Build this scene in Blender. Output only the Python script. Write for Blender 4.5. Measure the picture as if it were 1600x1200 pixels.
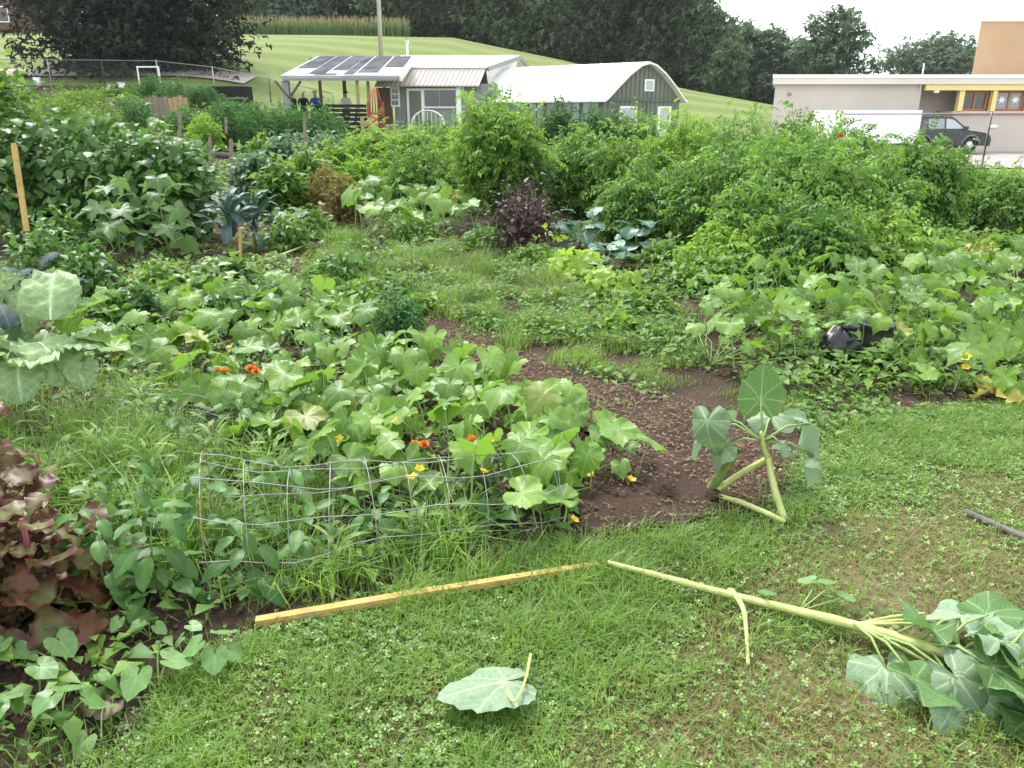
import bpy, math, random
import numpy as np
from mathutils import Vector, Matrix, Euler

for _o in list(bpy.data.objects):
    bpy.data.objects.remove(_o, do_unlink=True)
random.seed(11)
rng = np.random.default_rng(11)
R = math.radians
SC = bpy.context.scene
COL = SC.collection

# ------------------------------------------------------------------ camera, sky, sun, exposure
CAM_H, PITCH, FPX = 1.6, R(19.3), 1202.0      # focal length in pixels of a 1600 px wide frame
cam = bpy.data.cameras.new('camera')
cam.sensor_width = 36.0
cam.lens = 36.0 * FPX / 1600.0
cam.clip_start, cam.clip_end = 0.05, 3000.0
camo = bpy.data.objects.new('camera', cam)
COL.objects.link(camo)
camo.location = (0, 0, CAM_H)
camo.rotation_euler = (R(90) - PITCH, 0, 0)
SC.camera = camo

SUN_EL, SUN_AZ = R(58), R(-28)                 # high, a little behind the scene and to the left
w = bpy.data.worlds.new('World'); SC.world = w; w.use_nodes = True
nt = w.node_tree; nt.nodes.clear()
sky = nt.nodes.new('ShaderNodeTexSky'); sky.sky_type = 'NISHITA'; sky.sun_disc = False
sky.sun_elevation = SUN_EL; sky.sun_rotation = SUN_AZ; sky.dust_density = 6.0; sky.air_density = 1.5
mixc = nt.nodes.new('ShaderNodeMix'); mixc.data_type = 'RGBA'; mixc.inputs[0].default_value = 0.88
mixc.inputs[7].default_value = (8.2, 8.6, 8.9, 1)            # even cloud cover over the sky
bg = nt.nodes.new('ShaderNodeBackground'); bg.inputs[1].default_value = 0.07
wo = nt.nodes.new('ShaderNodeOutputWorld')
nt.links.new(sky.outputs[0], mixc.inputs[6]); nt.links.new(mixc.outputs[2], bg.inputs[0]); nt.links.new(bg.outputs[0], wo.inputs[0])

sun = bpy.data.lights.new('sun', 'SUN'); sun.energy = 1.5; sun.angle = R(16); sun.color = (1.0, 0.98, 0.95)
suno = bpy.data.objects.new('sun', sun); COL.objects.link(suno)
_d = Vector((math.sin(SUN_AZ) * math.cos(SUN_EL), math.cos(SUN_AZ) * math.cos(SUN_EL), math.sin(SUN_EL)))
suno.rotation_euler = _d.to_track_quat('Z', 'Y').to_euler()

SC.view_settings.view_transform = 'Standard'; SC.view_settings.look = 'None'
SC.view_settings.gamma = 1.0; SC.view_settings.exposure = 1.95; SC.view_settings.use_curve_mapping = False
SC.render.engine = 'CYCLES'
SC.cycles.max_bounces = 6; SC.cycles.diffuse_bounces = 3; SC.cycles.glossy_bounces = 2
SC.cycles.transmission_bounces = 4; SC.cycles.transparent_max_bounces = 6
SC.cycles.caustics_reflective = False; SC.cycles.caustics_refractive = False

# ------------------------------------------------------------------ surveying helpers
CP, SP = math.cos(PITCH), math.sin(PITCH)
def ray(px, py):
    a, b = (px - 800) / FPX, (600 - py) / FPX
    return Vector((a, CP + b * SP, -SP + b * CP))
def G(px, py, z=0.0):                 # where the line of sight meets level ground z
    r = ray(px, py); t = (z - CAM_H) / r.z
    return Vector((r.x * t, r.y * t, z))
def A(px, py, Y):                     # where it meets the upright plane at distance Y
    r = ray(px, py); t = Y / r.y
    return Vector((r.x * t, Y, CAM_H + r.z * t))
def sst(a, b, x):
    t = np.clip((np.asarray(x, float) - a) / (b - a), 0, 1)
    return t * t * (3 - 2 * t)
def terrain(x, y):
    x = np.asarray(x, float); y = np.asarray(y, float)
    rise = sst(0, -20, x) * sst(12, 62, y) * 4.3
    crest = np.interp(x, [-60, -6, 5, 18, 27, 40, 80], [9.6, 9.2, 7.1, 4.2, 2.6, 1.6, 0.5])
    s = sst(42, 90, y)
    return rise + s * (crest - rise) - 0.35 * sst(18, 38, y) * sst(4, 14, x) * (1 - s)
def tz(x, y): return float(terrain(x, y))
def W(px, Y, dz=0.0):                 # a spot on the terrain at distance Y in that direction
    r = ray(px, 179); x = r.x / r.y * Y
    return Vector((x, Y, tz(x, Y) + dz))
def inpoly(x, y, poly):
    x = np.asarray(x); y = np.asarray(y); ins = np.zeros(x.shape, bool); n = len(poly)
    for i in range(n):
        x0, y0 = poly[i][0], poly[i][1]; x1, y1 = poly[(i + 1) % n][0], poly[(i + 1) % n][1]
        c = (y0 > y) != (y1 > y)
        with np.errstate(divide='ignore', invalid='ignore'):
            ins ^= c & (x < (x1 - x0) * (y - y0) / (y1 - y0 + 1e-12) + x0)
    return ins
_lat = rng.random((256, 256))
def vnoise(x, y, s=1.0):
    x = np.asarray(x) * s + 300; y = np.asarray(y) * s + 300
    xi = np.floor(x).astype(int); yi = np.floor(y).astype(int); fx = x - xi; fy = y - yi
    fx = fx * fx * (3 - 2 * fx); fy = fy * fy * (3 - 2 * fy)
    g = lambda i, j: _lat[i % 256, j % 256]
    return (g(xi, yi) * (1 - fx) + g(xi + 1, yi) * fx) * (1 - fy) + (g(xi, yi + 1) * (1 - fx) + g(xi + 1, yi + 1) * fx) * fy

# ------------------------------------------------------------------ materials
MATS = {}
class N:
    def __init__(s, name):
        s.m = bpy.data.materials.new(name); s.m.use_nodes = True; s.t = s.m.node_tree; s.t.nodes.clear(); MATS[name] = s.m
        s.out = s.n('ShaderNodeOutputMaterial')
    def n(s, typ, **k):
        x = s.t.nodes.new(typ)
        for a, b in k.items(): setattr(x, a, b)
        return x
    def l(s, a, b): s.t.links.new(a, b)
    def val(s, x, sock):
        if hasattr(x, 'is_linked') or isinstance(x, bpy.types.NodeSocket): s.l(x, sock)
        else: sock.default_value = x
    def math(s, op, a, b=0.0, c=None, clamp=False):
        x = s.n('ShaderNodeMath', operation=op, use_clamp=clamp); s.val(a, x.inputs[0]); s.val(b, x.inputs[1])
        if c is not None: s.val(c, x.inputs[2])
        return x.outputs[0]
    def mix(s, f, a, b):
        x = s.n('ShaderNodeMix', data_type='RGBA'); s.val(f, x.inputs[0])
        for v, sk in ((a, x.inputs[6]), (b, x.inputs[7])):
            s.val(v if isinstance(v, bpy.types.NodeSocket) else (*v, 1.0)[:4], sk)
        return x.outputs[2]
    def noise(s, scale, detail=3, coord=None, rough=.55):
        x = s.n('ShaderNodeTexNoise'); x.inputs['Scale'].default_value = scale; x.inputs['Detail'].default_value = detail
        x.inputs['Roughness'].default_value = rough
        if coord is not None: s.l(coord, x.inputs['Vector'])
        return x.outputs[0]
    def ramp(s, f, lo, hi):
        x = s.n('ShaderNodeMapRange', clamp=True); s.val(f, x.inputs[0]); x.inputs[1].default_value = lo; x.inputs[2].default_value = hi
        return x.outputs[0]
    def geo(s, o='Position'): return s.n('ShaderNodeNewGeometry').outputs[o]
    def objc(s): return s.n('ShaderNodeTexCoord').outputs['Object']
    def bsdf(s, col, rough=.7, spec=.3, metal=0.0, bump=None, bs=.3, bd=.01):
        p = s.n('ShaderNodeBsdfPrincipled'); s.val(col if isinstance(col, bpy.types.NodeSocket) else (*col, 1.0)[:4], p.inputs['Base Color'])
        s.val(rough, p.inputs['Roughness']); p.inputs['Metallic'].default_value = metal; p.inputs['Specular IOR Level'].default_value = spec
        if bump is not None:
            b = s.n('ShaderNodeBump'); b.inputs['Strength'].default_value = bs; b.inputs['Distance'].default_value = bd
            s.l(bump, b.inputs['Height']); s.l(b.outputs[0], p.inputs['Normal'])
        return p
    def done(s, sh): s.l(sh.outputs[0], s.out.inputs[0]); return s.m

def simple(name, col, rough=.7, spec=.3, metal=0.0, var=.25, scale=6.0, bump=0.0, dirt=None):
    k = N(name); co = k.objc(); f = k.noise(scale, 4, co)
    c2 = dirt if dirt else tuple(c * (1 - var) for c in col)
    c = k.mix(k.ramp(f, .35, .7), col, c2)
    return k.done(k.bsdf(c, rough, spec, metal, f if bump else None, bump))

def leaf_mat(name, c0, c1, vein=None, vs=.5, kind='pinnate', rough=.42, trans=.3, under=1.5, spec=.35, old=None, oldc=(.35, .28, .05), vk=9.0, tcol=None, vw=1.0, blem=.12, edge=None, mildew=0.0):
    if c1[1] > c1[0] > .03 and name not in ('dry_grass', 'tassel', 'yellow_leaf', 'yellow_green'): c0 = (c0[0] * .74, c0[1] * .85, c0[2] * .9); c1 = (c1[0] * .94, c1[1] * 1.02, c1[2] * 1.1)
    k = N(name)
    tint = k.n('ShaderNodeAttribute', attribute_name='tint').outputs['Fac']
    rnd = k.n('ShaderNodeObjectInfo').outputs['Random']
    f = k.math('ADD', tint, k.math('MULTIPLY', k.math('SUBTRACT', rnd, .5), .8))
    f = k.math('ADD', f, k.math('MULTIPLY', k.math('SUBTRACT', k.noise(9.0, 2, k.objc()), .5), .45), clamp=True)
    c = k.mix(f, c0, c1)
    fine = k.noise(55.0, 3, k.objc()); c = k.mix(k.math('MULTIPLY', k.ramp(fine, .45, .75), .35), c, tuple(x * .62 for x in c0)); c = k.mix(k.math('MULTIPLY', k.ramp(k.noise(17.0, 2, k.objc()), .60, .72), blem), c, oldc)
    if old is not None:                    # some leaves have yellowed
        c = k.mix(k.ramp(k.math('FRACT', k.math('ADD', k.math('MULTIPLY', rnd, 7.31), k.math('MULTIPLY', tint, 5.0))), 1 - old, 1 - old + .03), c, oldc)
    if mildew: c = k.mix(k.math('MULTIPLY', k.math('MULTIPLY', k.ramp(k.noise(30.0, 4, k.objc()), .50, .62), k.ramp(k.math('FRACT', k.math('MULTIPLY', rnd, 13.7)), .6, .9)), mildew), c, (.30, .36, .24))
    bump = None
    if vein is not None:
        uv = k.n('ShaderNodeUVMap').outputs[0]; sp = k.n('ShaderNodeSeparateXYZ'); k.l(uv, sp.inputs[0])
        u, v = sp.outputs[0], sp.outputs[1]
        if kind == 'pinnate':
            av = k.math('ABSOLUTE', k.math('SUBTRACT', v, .5))
            mid = k.math('SUBTRACT', 1, k.ramp(av, .012 * vw, .035 * vw))
            side = k.math('ABSOLUTE', k.math('SUBTRACT', k.math('FRACT', k.math('MULTIPLY', k.math('SUBTRACT', u, k.math('MULTIPLY', av, .55)), vk)), .5))
            sv = k.math('MULTIPLY', k.math('SUBTRACT', 1, k.ramp(side, .03, .11)), .55)
        else:
            fr = k.math('ABSOLUTE', k.math('SUBTRACT', u, k.math('ROUND', u)))
            mid = k.math('SUBTRACT', 1, k.ramp(k.math('MULTIPLY', fr, v), .012 * vw, .035 * vw))
            side = k.math('ABSOLUTE', k.math('SUBTRACT', k.math('FRACT', k.math('MULTIPLY', k.math('SUBTRACT', v, k.math('MULTIPLY', fr, .7)), 6.0)), .5))
            sv = k.math('MULTIPLY', k.math('SUBTRACT', 1, k.ramp(side, .03, .12)), .45)
        vm = k.math('MAXIMUM', mid, sv)
        if edge is not None: c = k.mix(k.math('MULTIPLY', k.ramp(k.math('ADD', k.math('ABSOLUTE', k.math('SUBTRACT', v, .5)), k.math('MULTIPLY', u, .22)), .36, .52), .85), c, edge)
        c = k.mix(k.math('MULTIPLY', vm, vs), c, vein); bump = vm
    back = k.geo('Backfacing')
    cb = k.mix(.6, c, tuple(min(1, x * under + .02) for x in c1))
    c = k.mix(back, c, cb)
    p = k.bsdf(c, rough, spec, 0, bump, -.25, .004)
    tr = k.n('ShaderNodeBsdfTranslucent')
    k.l(k.mix(.5, c, tcol if tcol else (c1[0] * 1.35, c1[1] * 1.5, c1[2] * .6)), tr.inputs[0])
    mx = k.n('ShaderNodeMixShader'); mx.inputs[0].default_value = trans
    k.l(p.outputs[0], mx.inputs[1]); k.l(tr.outputs[0], mx.inputs[2])
    return k.done(mx)

leaf_mat('squash', (.055, .140, .013), (.165, .285, .030), (.26, .36, .14), .45, 'palmate', .44, .30, old=.015, spec=.42, blem=.3, mildew=.5)
leaf_mat('squash_bright', (.085, .185, .020), (.215, .340, .044), (.30, .40, .16), .4, 'palmate', .44, .32, old=.02, spec=.42, blem=.3, mildew=.4)
leaf_mat('sunflower', (.075, .150, .040), (.130, .230, .070), (.27, .38, .17), .7, 'palmate', .62, .3, under=1.5, spec=.25, blem=.2)
leaf_mat('sunflower_wilted', (.150, .215, .105), (.270, .350, .215), (.40, .48, .30), .65, 'palmate', .7, .2, under=1.4, spec=.2, blem=.2)
leaf_mat('okra', (.055, .125, .030), (.150, .240, .080), (.25, .36, .15), .5, 'palmate', .45, .3)
leaf_mat('bean', (.035, .095, .016), (.115, .225, .040), (.16, .28, .08), .3, 'pinnate', .42, .3, old=.015)
leaf_mat('pepper', (.040, .105, .020), (.100, .205, .045), (.18, .30, .10), .4, 'pinnate', .46, .28, spec=.3)
leaf_mat('pale_pepper', (.130, .210, .060), (.230, .310, .110), (.30, .40, .18), .4, 'pinnate', .4, .32)
leaf_mat('collard', (.150, .235, .085), (.270, .365, .150), (.46, .55, .34), .55, 'pinnate', .5, .22, vk=7, vw=1.8)
leaf_mat('collard_bright', (.110, .215, .020), (.200, .330, .040), (.30, .42, .10), .5, 'pinnate', .5, .35, vk=8, vw=1.4)
leaf_mat('glaucous', (.045, .115, .062), (.120, .220, .140), (.35, .45, .34), .6, 'pinnate', .42, .2, vk=7, vw=1.5)
leaf_mat('kale', (.022, .055, .045), (.050, .095, .080), (.16, .24, .18), .6, 'pinnate', .5, .15, vk=14, vw=1.6)
leaf_mat('black_kale', (.016, .028, .028), (.045, .066, .064), (.13, .17, .16), .5, 'pinnate', .65, .1, spec=.2, vk=16)
leaf_mat('red_leaf', (.075, .055, .016), (.150, .155, .042), (.16, .04, .03), .5, 'pinnate', .45, .2, spec=.35, under=1.3, tcol=(.30, .16, .03), vk=7, edge=(.070, .016, .012))
leaf_mat('red_leaf_dark', (.050, .014, .008), (.120, .052, .022), (.14, .04, .03), .4, 'pinnate', .42, .2, spec=.35, under=1.3, tcol=(.30, .05, .03), vk=7)
leaf_mat('seedling', (.110, .210, .050), (.210, .330, .110), (.32, .44, .20), .35, 'palmate', .4, .32)
leaf_mat('hosta', (.190, .300, .022), (.340, .440, .050), (.32, .44, .12), .4, 'palmate', .42, .35)
leaf_mat('tomato', (.055, .135, .018), (.200, .325, .055), trans=.32, rough=.5)
leaf_mat('tomato_lime', (.095, .195, .018), (.260, .390, .055), trans=.36, rough=.5)
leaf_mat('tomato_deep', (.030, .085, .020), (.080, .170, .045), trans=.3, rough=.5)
leaf_mat('fern_green', (.045, .130, .035), (.110, .230, .070), trans=.3, rough=.55)
leaf_mat('weed', (.065, .150, .020), (.195, .300, .045), trans=.33, rough=.5)
leaf_mat('dry_weed', (.140, .120, .035), (.250, .215, .080), trans=.3, rough=.6)
leaf_mat('glaucous_m', (.060, .130, .055), (.160, .250, .130), trans=.25, rough=.45)
leaf_mat('yellow_green', (.200, .240, .040), (.330, .330, .080), trans=.3, rough=.5)
leaf_mat('yellow_leaf', (.340, .300, .050), (.480, .420, .100), (.5, .5, .2), .4, 'palmate', .5, .3)
leaf_mat('purple_basil', (.020, .014, .014), (.085, .055, .048), trans=.15, rough=.5, tcol=(.10, .05, .05))
leaf_mat('grass', (.050, .125, .013), (.235, .350, .060), trans=.34, rough=.45)
leaf_mat('lawn', (.075, .160, .018), (.215, .325, .050), trans=.3, rough=.42, spec=.45)
leaf_mat('clover', (.075, .160, .022), (.205, .315, .058), trans=.25, rough=.4, spec=.5)
leaf_mat('olive_grass', (.090, .115, .024), (.200, .225, .060), trans=.25, rough=.6)
leaf_mat('dry_grass', (.150, .135, .045), (.290, .250, .100), trans=.25, rough=.6)
leaf_mat('dead_leaf', (.110, .070, .055), (.200, .150, .120), (.24, .18, .14), .4, 'pinnate', .8, .05, tcol=(.2, .12, .1))
leaf_mat('dark_crown', (.006, .010, .008), (.027, .038, .022), trans=.08, rough=.6, spec=.2, tcol=(.02, .03, .015))
leaf_mat('forest', (.036, .064, .030), (.130, .185, .084), trans=.25, rough=.5)
leaf_mat('forest_light', (.045, .080, .042), (.125, .175, .100), trans=.22, rough=.5)
leaf_mat('corn', (.050, .110, .030), (.120, .190, .065), trans=.25, rough=.5)
leaf_mat('tassel', (.200, .150, .080), (.300, .240, .130), trans=.2, rough=.7)
leaf_mat('petal_yellow', (.65, .42, .02), (.80, .60, .05), trans=.25, rough=.5, tcol=(.9, .6, .05))
leaf_mat('petal_orange', (.55, .12, .01), (.75, .24, .02), trans=.2, rough=.5, tcol=(.8, .25, .02))
leaf_mat('chip_leafy', (.036, .024, .016), (.210, .145, .098), trans=.0, rough=.9, spec=.15)
leaf_mat('clod', (.022, .014, .010), (.090, .060, .045), trans=.0, rough=.95, spec=.1)
leaf_mat('petal_rust', (.20, .035, .01), (.45, .12, .02), trans=.2, rough=.6, tcol=(.5, .15, .02))
def stem_mat(name, c0, c1, rough=.5):
    k = N(name); f = k.noise(14, 3, k.objc()); h = k.noise(120, 3, k.objc())
    c = k.mix(k.ramp(f, .3, .7), c0, c1); c = k.mix(k.math('MULTIPLY', k.ramp(k.noise(26, 4, k.objc()), .56, .70), .55), c, (c0[0] * .75, c0[1] * .55, c0[2] * .5))
    return k.done(k.bsdf(c, rough + .12, .3, 0, h, .6, .004))
stem_mat('petiole', (.20, .30, .09), (.28, .38, .15))
stem_mat('stem', (.10, .18, .045), (.20, .28, .09))
stem_mat('sun_stalk', (.33, .40, .12), (.46, .50, .20))
stem_mat('sun_stalk_green', (.13, .20, .045), (.22, .28, .08))
stem_mat('white_rib', (.42, .50, .32), (.55, .60, .45))
stem_mat('red_stem', (.14, .025, .03), (.22, .06, .06), .4)
stem_mat('purple_stem', (.13, .06, .10), (.22, .12, .16))
stem_mat('bark', (.030, .026, .022), (.075, .065, .055), .9)
stem_mat('pale_bark', (.10, .085, .07), (.18, .16, .135), .9)
def wood_mat(name, a, b, grime):
    k = N(name); co = k.objc(); mp = k.n('ShaderNodeMapping'); mp.inputs['Scale'].default_value = (6, 60, 60) if name == 'stake_wood' else (60, 60, 5); k.l(co, mp.inputs[0])
    f = k.noise(2.0, 5, mp.outputs[0]); g2 = k.noise(9, 5, co); c = k.mix(k.ramp(f, .35, .65), a, b); c = k.mix(k.math('MULTIPLY', k.ramp(g2, .5, .68), .75), c, grime); c = k.mix(k.math('MULTIPLY', k.ramp(k.noise(24, 2, co), .68, .74), .8), c, tuple(x * .4 for x in b))
    return k.done(k.bsdf(c, .75, .2, 0, f, .5, .004))
wood_mat('stake_wood', (.50, .35, .12), (.38, .25, .08), (.27, .21, .12)); wood_mat('post_wood', (.50, .35, .12), (.38, .25, .08), (.27, .21, .12))
simple('grey_wood', (.26, .22, .17), .8, .2, var=.4, scale=15, bump=.2)
simple('tan_wood', (.42, .29, .16), .75, .2, var=.3, scale=10, bump=.1)
simple('brown_wood', (.16, .09, .06), .8, .2, var=.35, scale=8)
simple('galv', (.27, .28, .28), .55, .4, .3, .35, 30)
simple('post_metal', (.42, .43, .43), .55, .4, .3, .25, 20)
simple('rusty', (.27, .13, .07), .75, .3, .2, .4, 30, dirt=(.40, .34, .30))
simple('white_metal', (.80, .80, .78), .45, .4, 0, .06, 2, dirt=(.72, .71, .68))
simple('beige_metal', (.58, .52, .49), .5, .4, 0, .08, 2)
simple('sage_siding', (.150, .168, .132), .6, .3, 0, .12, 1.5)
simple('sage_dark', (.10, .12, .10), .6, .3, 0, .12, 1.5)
simple('grey_siding', (.24, .26, .25), .6, .3, 0, .1, 2)
simple('white_trim', (.80, .80, .78), .5, .4, 0, .05, 4)
simple('panel_dark', (.050, .052, .060), .9, .05, 0, .3, .8, dirt=(.13, .13, .145))
simple('panel_light', (.42, .42, .44), .8, .1, 0, .2, .7, dirt=(.26, .26, .29))
simple('black_plastic', (.012, .012, .014), .38, .5, 0, .3, 8)
simple('black_fabric', (.018, .018, .020), .8, .2, 0, .3, 8)
simple('dark_pot', (.045, .042, .040), .45, .5, 0, .3, 8)
simple('rubber', (.02, .02, .02), .8, .2)
simple('car_paint', (.026, .028, .034), .3, .5, .2, .05, 2)
simple('car_trim', (.16, .16, .17), .45, .5, .2)
simple('chrome', (.62, .62, .64), .25, .5, .9, .05)
simple('wall_cream', (.56, .50, .44), .8, .2, 0, .10, .6)
simple('fascia_cream', (.66, .615, .545), .7, .3, 0, .06, 1)
simple('yellow_paint', (.78, .62, .26), .6, .3, 0, .08, 1)
simple('orange_frame', (.38, .16, .07), .6, .3, 0, .15, 3)
simple('pink_sill', (.66, .42, .36), .7, .3, 0, .1, 2)
simple('tan_block', (.42, .285, .18), .85, .2, 0, .12, .5)
simple('white_panel', (.84, .84, .84), .5, .3, 0, .05, 1)
simple('red_paint', (.36, .045, .02), .45, .5, 0, .25, 5)
simple('brick_far', (.15, .085, .065), .85, .2, 0, .25, 3)
simple('roof_far', (.09, .085, .085), .8, .2, 0, .2, 2)
simple('pole_wood', (.55, .52, .47), .85, .2, 0, .2, 2)
simple('pipe_grey', (.13, .115, .11), .6, .3, 0, .3, 20)
simple('skin', (.45, .27, .20), .6, .3, 0, .1, 8)
simple('cloth_black', (.016, .016, .020), .85, .2)
simple('cloth_blue', (.035, .075, .32), .85, .2)
simple('cloth_white', (.70, .68, .70), .85, .2, 0, .1)
simple('hair_white', (.75, .73, .70), .8, .2)
simple('denim', (.06, .08, .12), .85, .2)
def glass(name, col, rough=.08):
    k = N(name); return k.done(k.bsdf(col, rough, .8))
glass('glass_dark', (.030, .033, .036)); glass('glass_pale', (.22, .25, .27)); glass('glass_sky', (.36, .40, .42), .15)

def soil_mat(name, c0, c1, c2, s=1.0):
    k = N(name); p = k.geo(); a = k.noise(3.0 * s, 5, p); b = k.noise(40 * s, 4, p); c = k.noise(160 * s, 2, p)
    col = k.mix(k.ramp(a, .35, .65), c0, c1); col = k.mix(k.math('MULTIPLY', k.ramp(b, .5, .75), .6), col, c2)
    h = k.math('ADD', b, k.math('MULTIPLY', c, .4))
    return k.done(k.bsdf(col, .95, .15, 0, h, .8, .02))
soil_mat('soil', (.034, .022, .016), (.062, .040, .030), (.095, .066, .050))
soil_mat('mulch', (.036, .023, .016), (.066, .042, .030), (.11, .075, .055))
def worn_soil(name):
    k = N(name); p = k.geo(); t = k.n('ShaderNodeAttribute', attribute_name='tint').outputs['Fac']; a = k.noise(6, 5, p); b = k.noise(60, 4, p)
    f = k.math('ADD', t, k.math('MULTIPLY', k.math('SUBTRACT', a, .5), .6), clamp=True)
    c = k.mix(k.ramp(f, .25, .8), (.060, .058, .024), (.150, .118, .066)); c = k.mix(k.math('MULTIPLY', k.ramp(b, .5, .75), .5), c, (.11, .085, .045))
    k.done(k.bsdf(c, .95, .1, 0, b, .9, .015))
worn_soil('lawn_soil')
soil_mat('gravel', (.42, .36, .31), (.52, .46, .40), (.33, .28, .25), .5)
soil_mat('asphalt', (.27, .245, .235), (.33, .30, .29), (.22, .20, .20), .4)
soil_mat('chip', (.16, .095, .070), (.26, .175, .14), (.36, .27, .22), 3)
def grass_ground(name):
    k = N(name); p = k.geo(); a = k.noise(.08, 4, p); b = k.noise(1.3, 5, p)
    sp = k.n('ShaderNodeSeparateXYZ'); k.l(p, sp.inputs[0])
    # mowing stripes run along the slope
    st = k.math('SINE', k.math('ADD', k.math('MULTIPLY', sp.outputs[1], 1.1), k.math('MULTIPLY', a, 5.0)))
    col = k.mix(k.ramp(b, .3, .7), (.090, .138, .030), (.130, .170, .044))
    col = k.mix(k.math('MULTIPLY', k.ramp(st, -.5, .8), .6), col, (.175, .205, .080))
    col = k.mix(k.math('MULTIPLY', k.ramp(a, .5, .7), .4), col, (.17, .19, .07))
    k.done(k.bsdf(col, .9, .15, 0, b, .6, .05))
grass_ground('meadow')

# ------------------------------------------------------------------ mesh helpers
def tag(o, label=None, cat=None, group=None, kind=None):
    if label: o['label'] = label
    if cat: o['category'] = cat
    if group: o['group'] = group
    if kind: o['kind'] = kind
    return o
def thing(name, label, cat, loc=(0, 0, 0), rz=0.0, group=None):
    o = bpy.data.objects.new(name, None); COL.objects.link(o); o.empty_display_size = .1
    o.location = loc; o.rotation_euler = (0, 0, rz)
    return tag(o, label, cat, group)
def link(name, me, parent=None, loc=None, rot=None, sc=None):
    o = bpy.data.objects.new(name, me); COL.objects.link(o)
    if parent is not None: o.parent = parent
    if loc is not None: o.location = loc
    if rot is not None: o.rotation_euler = rot
    if sc is not None: o.scale = (sc, sc, sc) if np.isscalar(sc) else sc
    return o
def fast_mesh(name, V, F, mats, UV=None, tint=None, M=None, smooth=True):
    """V (n,3); F (m,3) triangles."""
    me = bpy.data.meshes.new(name); V = np.asarray(V, np.float32); F = np.asarray(F, np.int32)
    me.vertices.add(len(V)); me.vertices.foreach_set('co', V.ravel())
    me.loops.add(F.size); me.loops.foreach_set('vertex_index', F.ravel())
    me.polygons.add(len(F)); me.polygons.foreach_set('loop_start', np.arange(0, F.size, 3, dtype=np.int32))
    if smooth: me.polygons.foreach_set('use_smooth', np.ones(len(F), bool))
    for m in mats: me.materials.append(MATS[m])
    if M is not None: me.polygons.foreach_set('material_index', np.asarray(M, np.int32))
    me.update(calc_edges=True)
    if UV is not None:
        l = me.uv_layers.new(name='UVMap'); l.data.foreach_set('uv', np.asarray(UV, np.float32)[F.ravel()].ravel())
    a = me.attributes.new('tint', 'FLOAT', 'POINT')
    a.data.foreach_set('value', np.full(len(V), .5, np.float32) if tint is None else np.asarray(tint, np.float32))
    return me
class MB:
    """collects boxes, bars and tubes, then links them as one mesh object"""
    def __init__(s): s.v = []; s.f = []; s.m = []; s.sm = []
    def add(s, V, F, m=0, smooth=False):
        o = len(s.v); s.v += [tuple(p) for p in V]
        for f in F: s.f.append(tuple(i + o for i in f)); s.m.append(m); s.sm.append(smooth)
        return s
    def box(s, x0, x1, y0, y1, z0, z1, m=0):
        return s.add([(x, y, z) for z in (z0, z1) for x, y in ((x0, y0), (x1, y0), (x1, y1), (x0, y1))],
                     [(3, 2, 1, 0), (4, 5, 6, 7), (0, 1, 5, 4), (1, 2, 6, 5), (2, 3, 7, 6), (3, 0, 4, 7)], m)
    def bar(s, a, b, wx, wy=None, m=0, up=(0, 0, 1)):
        a = Vector(a); b = Vector(b); wy = wx if wy is None else wy; d = (b - a).normalized(); u = Vector(up)
        if abs(d.dot(u)) > .98: u = Vector((0, 1, 0))
        x = d.cross(u).normalized() * wx / 2; y = x.cross(d).normalized() * wy / 2
        V = [p + q for p in (a, b) for q in (-x - y, x - y, x + y, -x + y)]
        return s.add(V, [(3, 2, 1, 0), (4, 5, 6, 7), (0, 1, 5, 4), (1, 2, 6, 5), (2, 3, 7, 6), (3, 0, 4, 7)], m)
    def tube(s, path, rad, n=6, m=0, cap=True):
        V, F = tube(path, rad, n, cap); return s.add(V, F, m, True)
    def prism(s, prof, y0, y1, m=0):      # profile in xz, extruded along y
        n = len(prof); V = [(x, y0, z) for x, z in prof] + [(x, y1, z) for x, z in prof]
        return s.add(V, [tuple(range(n)), tuple(reversed(range(n, 2 * n)))] + [(i, i + n, (i + 1) % n + n, (i + 1) % n) for i in range(n)], m)
    def mesh(s, name, mats):
        me = bpy.data.meshes.new(name); me.from_pydata(s.v, [], s.f)
        for m in mats: me.materials.append(MATS[m])
        me.polygons.foreach_set('material_index', s.m); me.polygons.foreach_set('use_smooth', s.sm); me.update()
        return me
    def build(s, name, mats, parent=None, loc=None, rot=None):
        if isinstance(mats, str): mats = [mats]
        return link(name, s.mesh(name, mats), parent, loc, rot)
def tube(path, rad, n=6, cap=True):
    path = [Vector(p) for p in path]; k = len(path); rad = [rad] * k if np.isscalar(rad) else list(rad)
    V = []; F = []; ref = None
    for i, p in enumerate(path):
        d = (path[min(i + 1, k - 1)] - path[max(i - 1, 0)])
        d = d.normalized() if d.length > 1e-9 else Vector((0, 0, 1))
        if ref is None: ref = Vector((1, 0, 0)) if abs(d.x) < .8 else Vector((0, 1, 0))
        x = (ref - d * ref.dot(d)).normalized(); y = d.cross(x); ref = x
        V += [tuple(p + (x * math.cos(2 * math.pi * j / n) + y * math.sin(2 * math.pi * j / n)) * rad[i]) for j in range(n)]
    for i in range(k - 1):
        for j in range(n):
            a = i * n + j; b = i * n + (j + 1) % n; F.append((a, b, b + n, a + n))
    if cap: F.append(tuple(reversed(range(n)))); F.append(tuple(range((k - 1) * n, k * n)))
    return V, F
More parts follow.
